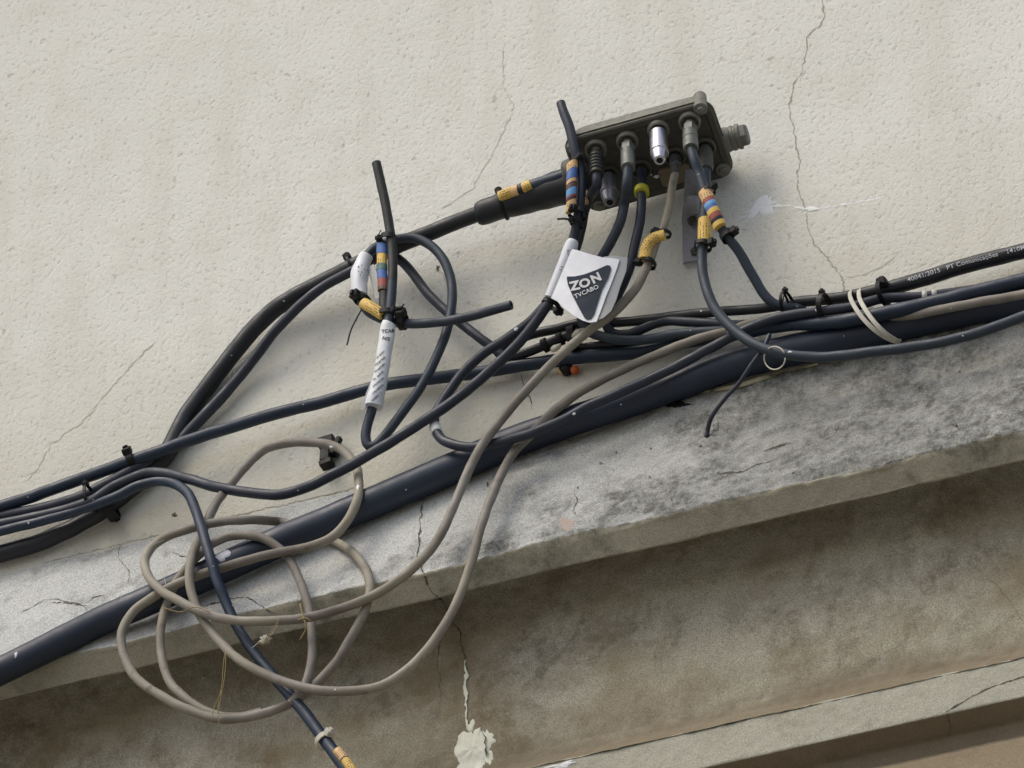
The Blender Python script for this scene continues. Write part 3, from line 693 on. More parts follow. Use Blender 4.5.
pw = patch_on('torn_white_wrap', 222, 555, 8, 6, -20, M['whitetape'], pipe['obj'], .6, .15, .35, 9, pipe['bvh'], 4, 22)
# sleeve bands on cables (tape)
def path_slice(cd, x0, x1, key=0):
    return [i for i, q in enumerate(cd['s']) if min(x0, x1) <= q[key] <= max(x0, x1)]
def sleeve(cd, i0, i1_, extra, mat, name, parent=None, wob=.03, seg_=18):
    pts = cd['pts'][i0:i1_+1]; rad = [(q[3]+extra)*U for q in cd['s'][i0:i1_+1]]
    mb = MB(); tube(mb, pts, rad, seg_, True, wob); return mb.build(name, M[mat], parent or cd['obj'])
def nearest(cd, x, y, lo=0, hi=10**6):
    return min((i for i in range(len(cd['s'])) if lo <= i < hi), key=lambda i: (cd['s'][i][0]-x)**2+(cd['s'][i][1]-y)**2)
i = nearest(i1b, 435.5, 427); sleeve(i1b, i-1, i+2, .9, 'whitetape', 'white_tape')
i = nearest(i1b, 925, 296); sleeve(i1b, i-1, i+1, .9, 'whitetie', 'white_tape'); i = nearest(i1b, 935, 295); sleeve(i1b, i-1, i+1, .9, 'whitetie', 'white_tape')
i = nearest(jc, 511, 305); 
# heat shrink sleeve into the box
sl = catmull([(478, 214, 42, 11.5), (482, 213, 42, 13), (500, 206.5, 44, 13.4), (509, 203, 45, 15), (530, 197, 46, 16), (552, 190.5, 47, 17.5), (575, 184, 48, 19), (590, 180, 49, 19.5)], 3)
mb = MB(); tube(mb, [P(a, b, c) for a, b, c, r in sl], [r*U for *_, r in sl], 24, True, .06)
mb.build('shrink_sleeve', M['black'], trunk['obj'])

# ------------------------------------------------------------------ tap box
tb = empty('tap_box', BC, 'grimy cast metal eight way distribution box fixed to the wall, cables screwed into it', 'junction box')
def rrect(hu, hv, r, n=6):
    out = []
    for cx, cy, a0 in ((hu-r, hv-r, 0), (-(hu-r), hv-r, 90), (-(hu-r), -(hv-r), 180), (hu-r, -(hv-r), 270)):
        for i in range(n+1):
            a = R(a0+90*i/n); out.append((cx+r*math.cos(a), cy+r*math.sin(a)))
    return out
def loft(mb, secs):
    """secs: list of (hu,hv,r,w[,ou,ov])"""
    vs = []; fs = []; n = None
    for s in secs:
        o = rrect(s[0], s[1], s[2]); n = len(o)
        ou, ov = (s[4], s[5]) if len(s) > 4 else (0, 0)
        vs += [L(a+ou, b+ov, s[3]) for a, b in o]
    for j in range(len(secs)-1):
        for k in range(n): fs.append((j*n+k, j*n+(k+1) % n, (j+1)*n+(k+1) % n, (j+1)*n+k))
    fs.append(tuple(range(n-1, -1, -1))); fs.append(tuple((len(secs)-1)*n+k for k in range(n)))
    mb.add(vs, fs)
mb = MB(); loft(mb, [(a_, b_+7, c_, d_, 0, -3) for a_, b_, c_, d_ in ((74, 35, 15, -5.5), (76.5, 37.5, 15, -5), (77, 38, 15, -1.5), (75.5, 36.5, 14, 0), (70, 31, 11, 0.2), (68.5, 29.5, 10, -1.4), (66, 27, 9, -1.6))])
mb.build('port_plate', M['castdark'], tb, True, R(35))
mb = MB(); loft(mb, [(a_, b_+7, c_, d_, 0, -3) for a_, b_, c_, d_ in ((60, 26, 12, -34), (68, 31, 14, -32), (72, 34, 15, -26), (74, 36, 15, -9), (78, 39, 15, -7.5), (78, 39, 15, -5.8), (70, 33, 15, -5.7))])
mb.build('housing', M['cast'], tb, True, R(35))
def ax_tube(mb, u, v, prof, seg_=20, axis='w', ribs=None):
    """prof: list of (w, r)"""
    vs = []; fs = []
    for w, r in prof:
        for k in range(seg_):
            a = 2*math.pi*k/seg_
            if axis == 'w': vs.append(L(u+math.cos(a)*r, v+math.sin(a)*r, w))
            else: vs.append(L(w, v+math.cos(a)*r, u+math.sin(a)*r))
    for j in range(len(prof)-1):
        for k in range(seg_): fs.append((j*seg_+k, j*seg_+(k+1) % seg_, (j+1)*seg_+(k+1) % seg_, (j+1)*seg_+k))
    fs.append(tuple(range(seg_))); fs.append(tuple((len(prof)-1)*seg_+k for k in range(seg_)))
    mb.add(vs, fs)
for key in ('r1a', 'r1b', 'r1c', 'r1d', 'r2a', 'r2b', 'r2c', 'r2d'):
    u, v = uv_of(*PT[key]); mb = MB()
    ax_tube(mb, u, v, [(-1.5, 11.6), (3.4, 11.4), (4.8, 10.2), (4.8, 8.6), (.8, 8.0), (.4, 5.2), (7, 5.0), (7, 1)])
    po = mb.build('port', M['cast'] if key[1] == '1' else M['castdark'], tb, True, R(35))
    mb = MB(); pr = [(0, 4.6)]
    for k in range(8): pr += [(1+k*1.6, 5.1), (1.8+k*1.6, 4.5)]
    ax_tube(mb, u, v, pr); mb.build('thread', M['dullsteel'], po)
def connector(key, mat, prof, name='connector', seg_=20, hexto=None, label=None):
    u, v = uv_of(*PT[key]); mb = MB(); ax_tube(mb, u, v, prof, seg_)
    if hexto: ax_tube(mb, u, v, hexto, 6)
    o = mb.build(name, M[mat], tb, True, R(30))
    if label: o['label'] = label
    return o
rib = [(8, 5.6), (16, 6)]
for k in range(5): rib += [(17+k*6, 6.6), (18+k*6, 7.9), (20.5+k*6, 7.9), (21.5+k*6, 6.4)]
rib += [(48, 6.2), (48.5, 7.4), (52, 7.4), (52.5, 5)]
connector('r1a', 'olive', rib, label='ribbed rubber booted connector')
connector('r1b', 'connector', [(8, 5.6), (22, 5.8), (23, 6.8), (28, 6.8), (29, 7.4), (54, 7.2), (54.5, 5)], hexto=[(11, 7.0), (12, 7.6), (22, 7.6), (23, 7.0)])
connector('r1d', 'connector', [(8, 5.6), (24, 5.8), (25, 7.6), (37, 7.8), (37.5, 7.3), (38.2, 7.3), (39, 7.9), (53, 7.8), (55, 7.2), (55, 5)], hexto=[(12, 6.6), (13, 7.7), (23, 7.7), (24, 7.0)])
connector('r2b', 'violet', [(2, 5.0), (46, 5.0)], label='violet sleeve')
connector('r2b', 'limeyellow', [(41, 6.4), (42, 7.6), (50, 7.6), (51, 6.2)], 'yellow_ring')
connector('r2c', 'connector', [(4, 5.6), (20, 5.6), (21, 4.9), (36, 4.9)], hexto=[(6, 6.2), (16, 6.6)])
connector('r2d', 'castdark', [(4, 6), (14, 7.8), (40, 7.6), (46, 6.2)])
def terminator(key, mat, w1, w2, w3, r, label):
    u, v = uv_of(*PT[key]); t = connector(key, mat, [(6, r*.72), (w1, r*.74), (w1+1, r), (w2-3, r), (w2-2.6, r*.9), (w2, r*.9), (w3, r*.62), (w3+1, r*.5), (w3+1, r*.36), (w3-6, r*.34)], 'terminator', 24, None, label)
    mb = MB(); ax_tube(mb, u, v, [(w3+.6, r*.35), (w3+1.15, r*.35)], 14); mb.build('bore', M['hole'], t)
terminator('r1c', 'steel', 10, 50, 60, 9.3, 'bright silver port cap')
terminator('r2a', 'dullsteel', 10, 42, 54, 9.3, 'dull grey port cap')
# corner bolts
for (u, v, ln, rr) in ((66, -43, 1, 6.8), (-70, -38, 1, 5.2), (67, 32, 0, 7.0), (-64, 34, 0, 6)):
    mb = MB(); ax_tube(mb, u, v, [(-26 if ln else -14, rr*.8), (-23 if ln else -13, rr), (-8, rr), (-7, rr*1.08), (1.6, rr*1.05), (2.4, rr*.8)], 18)
    ax_tube(mb, u, v, [(2.3, rr*.62), (5.5, rr*.58), (6, rr*.3)], 6)
    mb.build('corner_bolt', M['cast'], tb, True, R(35))
# end plug on the right
mb = MB(); ax_tube(mb, -14, 8, [(72, 13.5), (77, 13.3), (83, 12), (84, 13), (86.5, 13), (87, 12), (89, 12), (90, 13.2), (93, 13.2)], 24, 'u')
ax_tube(mb, -14, 8, [(91, 11), (92, 12.4), (99, 12.2), (101, 10)], 6, 'u')
mb.build('end_plug', M['cast'], tb, True, R(30))
mb = MB(); ax_tube(mb, -16, 4, [(-66, 19), (-80, 20), (-88, 19), (-90, 17)], 24, 'u')
mb.build('cable_gland', M['castdark'], tb, True, R(30))
# cast details on the plate: label pad with foil scraps
for (x, y, rx, ry, sd, an) in ((657, 176, 3.2, 1.4, 3, 10), (663, 181, 1.4, 3.8, 4, -30), (651, 174, 1.2, 1.2, 5, 0), (668, 177, 1.6, 1.0, 6, 30), (680, 175, 1.4, 3.6, 7, 8)):
    u, v = uv_of(x, y); mb = MB(); vs = [L(u+rx*math.cos(2*math.pi*k/9+R(an))*(1+.3*math.sin(k*2.3+sd)), v+ry*1.3*math.sin(2*math.pi*k/9)*(1+.3*math.cos(k*1.7+sd)), h) for h in (.1, .8) for k in range(9)]
    mb.add(vs, [tuple(range(9, 18))] + [(k, (k+1) % 9, 9+(k+1) % 9, 9+k) for k in range(9)]); mb.build('foil_scrap', M['filler'], tb, False)
mb = MB(); obox(mb, L(20, 22, 1.6), BA*16*U, BV*10*U, BN*3*U, .2); mb.build('raised_pad', M['brown'], tb, False)
# strap bracket down the wall
mb = MB()
bp = catmull([(694, 170, 46), (692, 184, 40), (691, 200, 26), (690.5, 215, 14), (690.5, 232, 8), (691, 262, 7)], 3)
ribbon(mb, [P(x, y, d) for x, y, d in bp], [20*U if y < 222 else 18*U for x, y, d in bp], 3*U)
br = mb.build('wall_bracket', M['galv'], tb, False)
mb = MB(); tube(mb, [P(693, 196, 36), P(692, 213, 26)], [9*U, 9*U], 20); mb.build('bracket_tube', M['galv'], tb)
for (x, y, d, rr) in ((692.5, 221.5, 14, 5.2), (695, 252, 9.5, 4.6)):
    mb = MB(); c = P(x, y, d); tube(mb, [c, c+Vector((0, -3*U, 0))], rr*U, 6); tube(mb, [c, c+Vector((0, -5*U, 0))], rr*.5*U, 12); mb.build('bracket_bolt', M['castdark'], tb, False)

# ------------------------------------------------------------------ ties
def tie(x, y, d, ang, hw, hd, label, width=3.2, head=None, mat='tie', group='black cable ties', tail=None, headsize=1.0):
    """loop of strap round a bundle. ang: image direction of the bundle, degrees; head: angle on the loop"""
    T = (P(x+math.cos(R(ang))*5, y-math.sin(R(ang))*5, d)-P(x, y, d)).normalized()
    Nn = Vector((0, -1, 0)); Nn = (Nn-T*Nn.dot(T)).normalized(); B = T.cross(Nn)
    if B.dot(upv) < 0: B = -B
    c = P(x, y, d); t = empty('cable_tie', c, label, 'cable tie', group)
    n = 28; pts = []; hs = []
    for k in range(n+1):
        a = 2*math.pi*k/n
        ca, sa = math.cos(a), math.sin(a)
        pts.append(c + B*hw*U*(abs(ca)**.85*(1 if ca > 0 else -1)) + Nn*hd*U*(abs(sa)**.85*(1 if sa > 0 else -1)) + T*U*1.2*math.sin(a*1.0+x))
        hs.append((B*ca+Nn*sa))
    mb = MB(); ribbon(mb, pts, width*U, 1.3*U, hints=hs); mb.build('strap', M[mat], t, False)
    ha = R(head if head is not None else 60)
    hc = c + B*math.cos(ha)*(hw+2.2)*U + Nn*math.sin(ha)*(hd+2.2)*U; out = (B*math.cos(ha)+Nn*math.sin(ha)).normalized(); side = T.cross(out)
    mb = MB(); s = headsize; obox(mb, hc, T*3.1*s*U, side*3.4*s*U, out*2.6*s*U, .25)
    obox(mb, hc+out*2.6*s*U, T*1.7*s*U, side*1.3*s*U, out*1.5*s*U, .2); mb.build('head', M[mat], t, False)
    if tail:
        ta = R(tail[0]); L_ = tail[1]; dirv = (rgt*math.cos(ta)+upv*math.sin(ta))
        p0 = hc; mb = MB(); pp = [p0, p0+dirv*L_*.5*U+out*1*U, p0+dirv*L_*U]
        ribbon(mb, pp, 2.2*U, 1.1*U, hint=out); mb.build('tail', M[mat], t, False)
    return t
tie(131, 460, 28, 22, 7.6, 8.2, 'black cable tie round the long blue cable above the left cable crossing', head=50, width=8, headsize=1.5)
tie(90, 498, 32, 20, 12.5, 13.5, 'black cable tie round the three thin cables at the far left', head=30, width=3.6)
tie(109, 508, 16, 33, 12, 14, 'wide black strap round the trunk cable at the far left', width=11, head=-100)
tie(351, 266, 28, 27, 9.6, 10, 'black cable tie on the trunk cable left of the looped grey cable', head=12, headsize=1.25)
tie(503, 205, 45, 22, 14.6, 15, 'black cable tie at the thin end of the shrink sleeve', head=14, headsize=1.15, width=3.4)
tie(579, 162, 103, 85, 7.5, 7.5, 'black cable tie above the blue striped marker on the cut stub', head=60, width=5)
tie(578, 214, 90, 80, 9.5, 8, 'black cable tie below the blue striped marker on the cut stub', head=100, width=6, headsize=1.2)
tie(577, 224, 86, 80, 6.5, 6.5, 'thin black cable tie with a long tail sticking out left', head=110, width=3, tail=(178, 14), headsize=.8)
tie(551, 304, 60, 55, 8, 9, 'black cable tie just under the white flag', head=-120, width=5, headsize=1.3)
tie(708, 192, 89, -68, 7, 7, 'black cable tie at the top of the multicoloured marker', head=30, headsize=1.1, width=4)
tie(727, 236, 76, -60, 6.4, 6.4, 'black cable tie at the lower end of the multicoloured marker', head=10, headsize=1.3, width=8)
tie(703, 246, 60, 90, 8, 8, 'black cable tie under the plain yellow marker beside the bracket', head=12, headsize=1.3, width=5)
tie(664, 234, 53, 70, 6.5, 7, 'black cable tie above the yellow marker on the beige cable', head=20, headsize=1.2, width=4)
tie(648, 263, 53, 70, 8, 8, 'black cable tie under the yellow marker on the beige cable', head=10, headsize=1.2, width=5)
tie(389, 240, 64, 85, 8, 9, 'black cable tie crowning the left striped marker', head=150, width=7, tail=(75, 9))
tie(388, 316, 58, 85, 9, 11, 'black cable tie above the white lettered wrap', head=30, width=6, headsize=1.2)
tie(403, 322, 52, 5, 7, 8, 'bulky black cable tie right of the white lettered wrap', head=60, width=7, headsize=1.7, tail=(70, 10))
tie(362, 300, 54, 80, 8, 9, 'grey black cable tie between the white wrap and small yellow marker', head=110, width=6, headsize=1.5)
tie(788, 306, 34, 5, 11, 18, 'looped black cable tie where the rightmost box cable joins the bundle', head=40, width=3.2, tail=(-100, 26), headsize=.8)
tie(785, 304, 38, 5, 9, 14, 'second black strap round the bundle beside the looped tie', head=20, width=2.4, headsize=.5)
tie(825, 309, 38, 8, 13, 17, 'flat black cable tie left of the white strap', head=40, width=6, headsize=.9, tail=(-95, 30))
tie(883, 294, 34, 12, 10, 14, 'black cable tie with square head right of the white strap', head=10, width=5, headsize=1.6)
tie(572, 338, 26, 20, 12, 10, 'black clip with white bits under the flag tip', head=-60, width=8, headsize=1.2)
tie(324, 741, 86, -52, 8, 8, 'white cable tie on the cable near the bottom edge', head=30, width=6, mat='whitetie', group='white cable ties', headsize=1.3)
# white double strap
ws = empty('white_strap', P(870, 315, 40), 'dirty white flat strap wound twice round the bundle and conduit', 'strap')
for off, sd in ((0, 0), (9, 1)):
    q = catmull([(851+off, 292-off*.15, 8), (850+off, 291-off*.2, 30), (850+off, 297, 46), (856+off, 309, 56), (867+off*.9, 323, 56), (880+off*.7, 334, 48), (892+off*.5, 340.5, 34), (900, 342, 20), (893, 332, 5), (868, 305, 3), (852+off, 292, 8)], 3)
    mb = MB(); pts = [P(*k) for k in q]; cen = P(872, 316, 24)
    ribbon(mb, pts, 4.6*U, 1.3*U, hints=[(p-cen).normalized() for p in pts]); mb.build('winding', M['whitetie'], ws, False)

# ------------------------------------------------------------------ striped markers
def marker(pts, r, bands, label, slant=0.0, flat=.85, group='striped cable markers'):
    """pts: (px,py,d) ; bands: [(mat,len)]"""
    q = catmull(pts, 1.2); W = [P(*k) for k in q]; n = len(W)
    t = empty('cable_marker', W[n//2], label, 'cable marker', group)
    tot = sum(b[1] for b in bands); acc = 0
    for mname, ln in bands:
        i0 = int(round(acc/tot*(n-1))); acc += ln; i1_ = int(round(acc/tot*(n-1)))
        if i1_ <= i0: continue
        seg_ = W[i0:i1_+1]; T, Nn = frames(seg_ if len(seg_) > 1 else W[i0:i0+2])
        mb = MB(); k0 = len(seg_)
        # keep a hair's gap between bands, and slant them
        a = seg_[0]+(seg_[1]-seg_[0])*.12; pp = [a]+seg_[1:]
        rr = [(r+.2*math.sin(ln*3))*U]*len(pp); rr[0] *= .985; rr[-1] *= .985
        tube(mb, pp, rr, 16, True, .09, flat)
        if slant:
            B = T[0].cross(Nn[0]); c0 = pp[0]
            mb.v = [tuple(Vector(v)+T[0]*slant*((Vector(v)-c0).dot(B))) for v in mb.v]
        o = mb.build('band', M[mname], t, True, R(40))
        if mname in ('yellow', 'sand') and ln > 5:
            m2 = MB(); rnd = random.Random(int(ln*10+r*7)+len(label)); ncol = max(2, int(ln/2.4))
            bv = BVHTree.FromPolygons([Vector(v) for v in mb.v], mb.f)
            Tp = (W[i1_]-W[i0]).normalized(); mid = W[(i0+i1_)//2]; Bp = Tp.cross(fwd).normalized()
            for gi in range(ncol*4):
                row, colm = gi // ncol, gi % ncol
                if rnd.random() < .2: continue
                s_ = mid+Tp*(-.36+.72*(colm+.5)/ncol+rnd.uniform(-.02, .02))*(W[i1_]-W[i0]).length+Bp*(-.6+.4*row)*r*U
                h = bv.ray_cast(CAM, (s_-CAM).normalized(), 20)
                if h[0] is None: continue
                nn = h[1] if h[1].dot(fwd) < 0 else -h[1]
                a_ = (Tp*rnd.uniform(.25, .8)*U); b_ = Bp*rnd.uniform(.2, .55)*U; c_ = h[0]+nn*.25*U
                m2.add([c_-a_-b_, c_+a_-b_, c_+a_+b_, c_-a_+b_], [(0, 1, 2, 3)])
            if m2.v: m2.build('print', M['ink'], o, False)
    return t
marker([(572, 163, 108), (571.5, 188, 105), (571, 211, 98)], 5.4, [('sand', 7), ('mblue', 9), ('sand', 3.4), ('ink', 1.2), ('mbrown', 2.6), ('lblue', 7.5), ('mred', 1.5), ('ink', 1.6), ('mbrown', 1.4), ('sand', 6), ('yellow', 2.5)], 'striped cable marker with blue bands beside the cut stub left of the box', slant=.45)
marker([(382, 245, 64), (382, 270, 64), (383, 291, 63)], 5.6, [('mblue', 9), ('yellow', 10), ('mgreen', 5), ('mblue', 8), ('mred', 8), ('mbrown', 3)], 'faded striped cable marker on the tall cut stub at the left', slant=-.2)
marker([(384, 292, 62), (385, 318, 60)], 5.2, [('olive', 26)], 'black blank cable marker under the faded striped one')
marker([(704.5, 191, 91), (712, 209, 88), (720, 227, 83)], 6.7, [('sand', 11), ('mred', 3.4), ('lblue', 4), ('mblue', 3.6), ('yellow', 5), ('mred', 5.4), ('ink', 2.6), ('violet', 1.5), ('yellow', 5)], 'multicoloured cable marker with red and light blue bands right of the bracket', slant=.15)
marker([(705, 219, 62), (704.5, 244, 61)], 6.8, [('yellow', 24)], 'plain yellow cable marker beside the bracket on the grey cable', group='yellow cable markers')
marker([(665, 235, 58), (654, 238, 59), (647, 246, 59), (644.5, 259, 58)], 6.0, [('yellow', 26)], 'bent yellow cable marker on the beige cable below the box', group='yellow cable markers')
marker([(363, 303, 63), (373, 308.5, 64), (383, 315, 63)], 5.9, [('yellow', 22)], 'small yellow cable marker left of the tall stub at the white wrap', group='yellow cable markers')
marker([(500, 197, 58), (509, 193, 60), (520, 189.5, 61), (527, 186.5, 62), (531, 184.5, 62)], 6.2, [('yellow', 13), ('sand', 5), ('ink', 2), ('violet', 3), ('yellow', 7)], 'yellow cable marker strapped on top of the thick shrink sleeve', group='yellow cable markers')
marker([(532, 185.5, 60), (550, 180, 61), (566, 174.5, 62)], 6.4, [('blue', 34)], 'blank dark marker strip along the top of the shrink sleeve')
marker([(587, 191, 82), (584.5, 204, 80)], 4.2, [('mred', 1.5), ('sand', 12)], 'tiny orange marker on the cable from the ribbed connector', group='yellow cable markers')
marker([(337, 750, 96), (345, 760, 97), (354, 772, 97)], 4.6, [('sand', 10), ('mbrown', 1), ('yellow', 14)], 'orange yellow marker on the cable at the bottom edge', group='yellow cable markers')

# ------------------------------------------------------------------ text
def text_mesh(txt, size, bold=0.0, align='LEFT', sp=1.0):
    cu = bpy.data.curves.new('t', 'FONT'); cu.body = txt; cu.size = size; cu.offset = bold; cu.align_x = align; cu.space_character = sp
    cu.resolution_u = 3
    o = bpy.data.objects.new('t', cu); COL.objects.link(o); bpy.context.view_layer.update()
    dg = bpy.context.evaluated_depsgraph_get(); me = bpy.data.meshes.new_from_object(o.evaluated_get(dg))
    vs = [tuple(v.co) for v in me.vertices]; fs = [tuple(p.vertices) for p in me.polygons]
    bpy.data.objects.remove(o); bpy.data.curves.remove(cu); bpy.data.meshes.remove(me)
    return vs, fs
# flag with shop mark
flag = empty('advert_flag', P(585, 285, 74), 'white provider flag with dark rounded triangle wrapped round a cable', 'tag')
def flag_d(x, y):
    """gentle curl of the flag, depth units"""
    t = (x-552)/75
    return 80 + 5*math.sin(t*3.0) - 6*t + (y-285)*-.05
def flag_sheet(poly, name, mat, lift=0.0, th=.9, parent=None):
    # dense fill of a pixel polygon
    bm = bmesh.new(); vs = [bm.verts.new((x, y, 0)) for x, y in poly]; bm.faces.new(vs)
    for _ in range(1): bmesh.ops.triangulate(bm, faces=bm.faces)
    for _ in range(4):
        bmesh.ops.subdivide_edges(bm, edges=[e for e in bm.edges if e.calc_length() > 5], cuts=1)
        bmesh.ops.triangulate(bm, faces=bm.faces)
    me = bpy.data.meshes.new(name)
    for v in bm.verts:
        x, y = v.co.x, v.co.y; v.co = P(x, y, flag_d(x, y)+lift)
    bmesh.ops.recalc_face_normals(bm, faces=bm.faces)
    if sum(f.normal.y for f in bm.faces) > 0: bmesh.ops.reverse_faces(bm, faces=bm.faces)
    n0 = len(bm.verts); bm.verts.index_update()
    V = [v.co.copy() for v in bm.verts]; FF = [tuple(v.index for v in f.verts) for f in bm.faces]
    BE = [tuple(v.index for v in e.verts) for e in bm.edges if e.is_boundary]; bm.free()
    back = [v+Vector((0, th*U, 0)) for v in V]
    me.from_pydata([tuple(v) for v in V+back], [], FF+[tuple(i+n0 for i in reversed(f)) for f in FF]+[(a, b, b+n0, a+n0) for a, b in BE]); me.update()
    return link(name, me, M[mat], parent or flag, False)
fl = flag_sheet([(572, 249), (577, 250), (590, 254), (603, 257.5), (612, 258), (619.5, 259.5), (617, 268), (611, 284), (606, 296), (601, 310), (596.5, 321.5), (590, 322.5), (583, 320.5), (574, 316), (564, 308), (557, 301), (551, 298)], 'flag_sheet', 'whitetape')
flag_sheet([(603, 257), (612, 255.5), (627.5, 257.5), (626, 271), (620, 287), (616, 300), (611, 311), (603, 318), (597, 320), (600, 309), (605, 295.5), (610, 283.5), (616, 267.5), (617, 260)], 'clear_margin', 'film', -1.3)
flag_sheet([(567, 276.5), (575, 276.3), (584, 274.4), (596, 270), (607, 265), (610, 265.5), (611, 268.5), (608, 278), (602, 289), (597.5, 303), (594, 314), (591, 318.5), (587, 319.5), (584.5, 318), (579, 308), (573, 296.5), (568, 285), (566.8, 279)], 'dark_emblem', 'darkprint', 1.1, .3, fl)
def flag_text(txt, x0, y0, size, ang, bold, mat='printwhite', sx=1.0, lift=1.9):
    vs, fs = text_mesh(txt, size, bold); ca, sa = math.cos(R(ang)), math.sin(R(ang)); out = []
    for a, b, _ in vs:
        a *= sx; px = x0+a*ca-b*sa*1.0; py = y0-(a*sa+b*ca); out.append(P(px, py, flag_d(px, py)+lift))
    mb = MB(); mb.add(out, fs); mb.build('lettering', M[mat], fl, False)
flag_text('Z', 570.9, 290.6, 12.2, 12, .5, sx=1.18); flag_text('O', 580.6, 288.6, 11.6, 20, .5, sx=1.2); flag_text('N', 593.0, 283.6, 11.6, 26, .5, sx=1.12)
flag_text('TVCABO', 575.2, 298.6, 5.9, 24, .08, sx=1.12)
# rolled part of the flag round the cable
q = catmull([(573, 241.5, 79, 5.6), (571.5, 245, 79, 6.8), (565, 263, 76, 6.9), (558, 281, 72, 7.0), (551, 298, 68, 6.8)], 3)
mb = MB(); tube(mb, [P(a, b, c) for a, b, c, r in q], [k[3]*U for k in q], 20, True, .03); roll = mb.build('rolled_sleeve', M['whitetape'], flag, True, R(50))
def scribble(mb_v, parent, box_, n, seed, mat='ink', ang=-25, sz=.7):
    """tiny printed strokes, laid on a surface"""
    bv = BVHTree.FromPolygons([Vector(v.co) for v in mb_v.data.vertices], [tuple(p.vertices) for p in mb_v.data.polygons])
    rnd = random.Random(seed); m2 = MB(); x0, y0, x1, y1 = box_
    for k in range(n):
        x = rnd.uniform(x0, x1); y = rnd.uniform(y0, y1)
        for sgn in (0,):
            l = rnd.uniform(.8, 2.2); a = R(ang+rnd.uniform(-15, 15)); w = .32
            cs = []
            for (p_, q_) in ((-l/2, -w), (l/2, -w), (l/2, w), (-l/2, w)):
                xx = x+p_*math.cos(a)+q_*math.sin(a); yy = y-p_*math.sin(a)+q_*math.cos(a)
                h = bv.ray_cast(CAM, rdir(xx, yy), 20)
                if h[0] is None: cs = None; break
                nn = h[1] if h[1].dot(fwd) < 0 else -h[1]; cs.append(h[0]+nn*.3*U)
            if cs: m2.add(cs, [(0, 1, 2, 3)])
    if m2.v: m2.build('print', M[mat], parent, False)
scribble(roll, roll, (566, 250, 574, 257), 9, 3); scribble(roll, roll, (560, 266, 568, 275), 9, 4)
# left white wraps
wl = empty('lettered_wrap', P(382, 360, 58), 'long white paper wrap with handwritten style print on the hanging loop', 'tag')
q = catmull([(389.5, 323.5, 61, 7.6), (388, 327, 60.5, 8.0), (385.5, 345, 59, 7.9), (382.5, 365, 57, 7.6), (379, 385, 54, 8.2), (375, 400, 52, 9.2), (373.5, 407, 51, 9.8)], 3)
mb = MB(); tube(mb, [P(a, b, c) for a, b, c, r in q], [k[3]*U for k in q], 20, True, .12); wr = mb.build('paper_wrap', M['whitetape'], wl, True, R(50))
mb = MB(); q2 = catmull([(378, 372, 58), (372, 388, 58), (366, 402, 57), (362, 410, 56)], 3); ribbon(mb, [P(*k) for k in q2], [u_*U for u_ in (3, 6, 8, 8.5, 9, 9, 9, 9, 8, 8, 7, 6, 5, 4, 3, 3, 3)][:len(q2)] if len(q2) <= 17 else 7*U, .6*U); mb.build('paper_flap', M['film'], wl, False)
def wrap_text(txt, x0, y0, size, ang, wrobj, bold=.05, mat='ink'):
    vs, fs = text_mesh(txt, size, bold); ca, sa = math.cos(R(ang)), math.sin(R(ang)); out = []
    bv = BVHTree.FromPolygons([Vector(v.co) for v in wrobj.data.vertices], [tuple(p.vertices) for p in wrobj.data.polygons])
    good = []
    for a, b, _ in vs:
        px = x0+a*ca-b*sa; py = y0-(a*sa+b*ca); h = bv.ray_cast(CAM, rdir(px, py), 20)
        if h[0] is None: out.append(P(px, py, 50)); good.append(False)
        else:
            nn = h[1] if h[1].dot(fwd) < 0 else -h[1]; out.append(h[0]+nn*.35*U); good.append(True)
    fs = [f for f in fs if all(good[i] for i in f)]
    mb = MB(); mb.add(out, fs)
    if fs: mb.build('lettering', M[mat], wrobj, False)
wrap_text('TCAB', 381.8, 333.2, 4.9, 4, wr, .1); wrap_text('N/E', 382, 339.5, 5.0, -12, wr, .1)
rn = random.Random(5)
for k in range(7):
    wrap_text(''.join(rn.choice('ilnrtceoa -') for _ in range(9)), 376+k*.2-k*.8, 360+k*7, 4.0, 42, wr, .03)
ww = empty('white_wrap', P(361, 280, 55), 'short creased white paper wrap on the left bend of the loop', 'tag')
i0 = nearest(jc, 366, 258, 150); i1_ = nearest(jc, 360, 297, 150); a, b = min(i0, i1_), max(i0, i1_)
mb = MB(); pts = jc['pts'][a:b+1]; m_ = len(pts); tube(mb, pts, [(7.4+1.6*math.sin(math.pi*k/m_))*U for k in range(m_)], 20, True, .16)
w_ = mb.build('paper_wrap', M['whitetape'], ww, True, R(50))
mb = MB(); q2 = catmull([(370, 266, 50), (374, 276, 50), (377, 288, 50), (379, 298, 50)], 3); ribbon(mb, [P(*k) for k in q2], 9*U, .6*U); mb.build('paper_flap', M['film'], ww, False)
scribble(w_, w_, (358, 264, 368, 276), 10, 8, ang=-60)
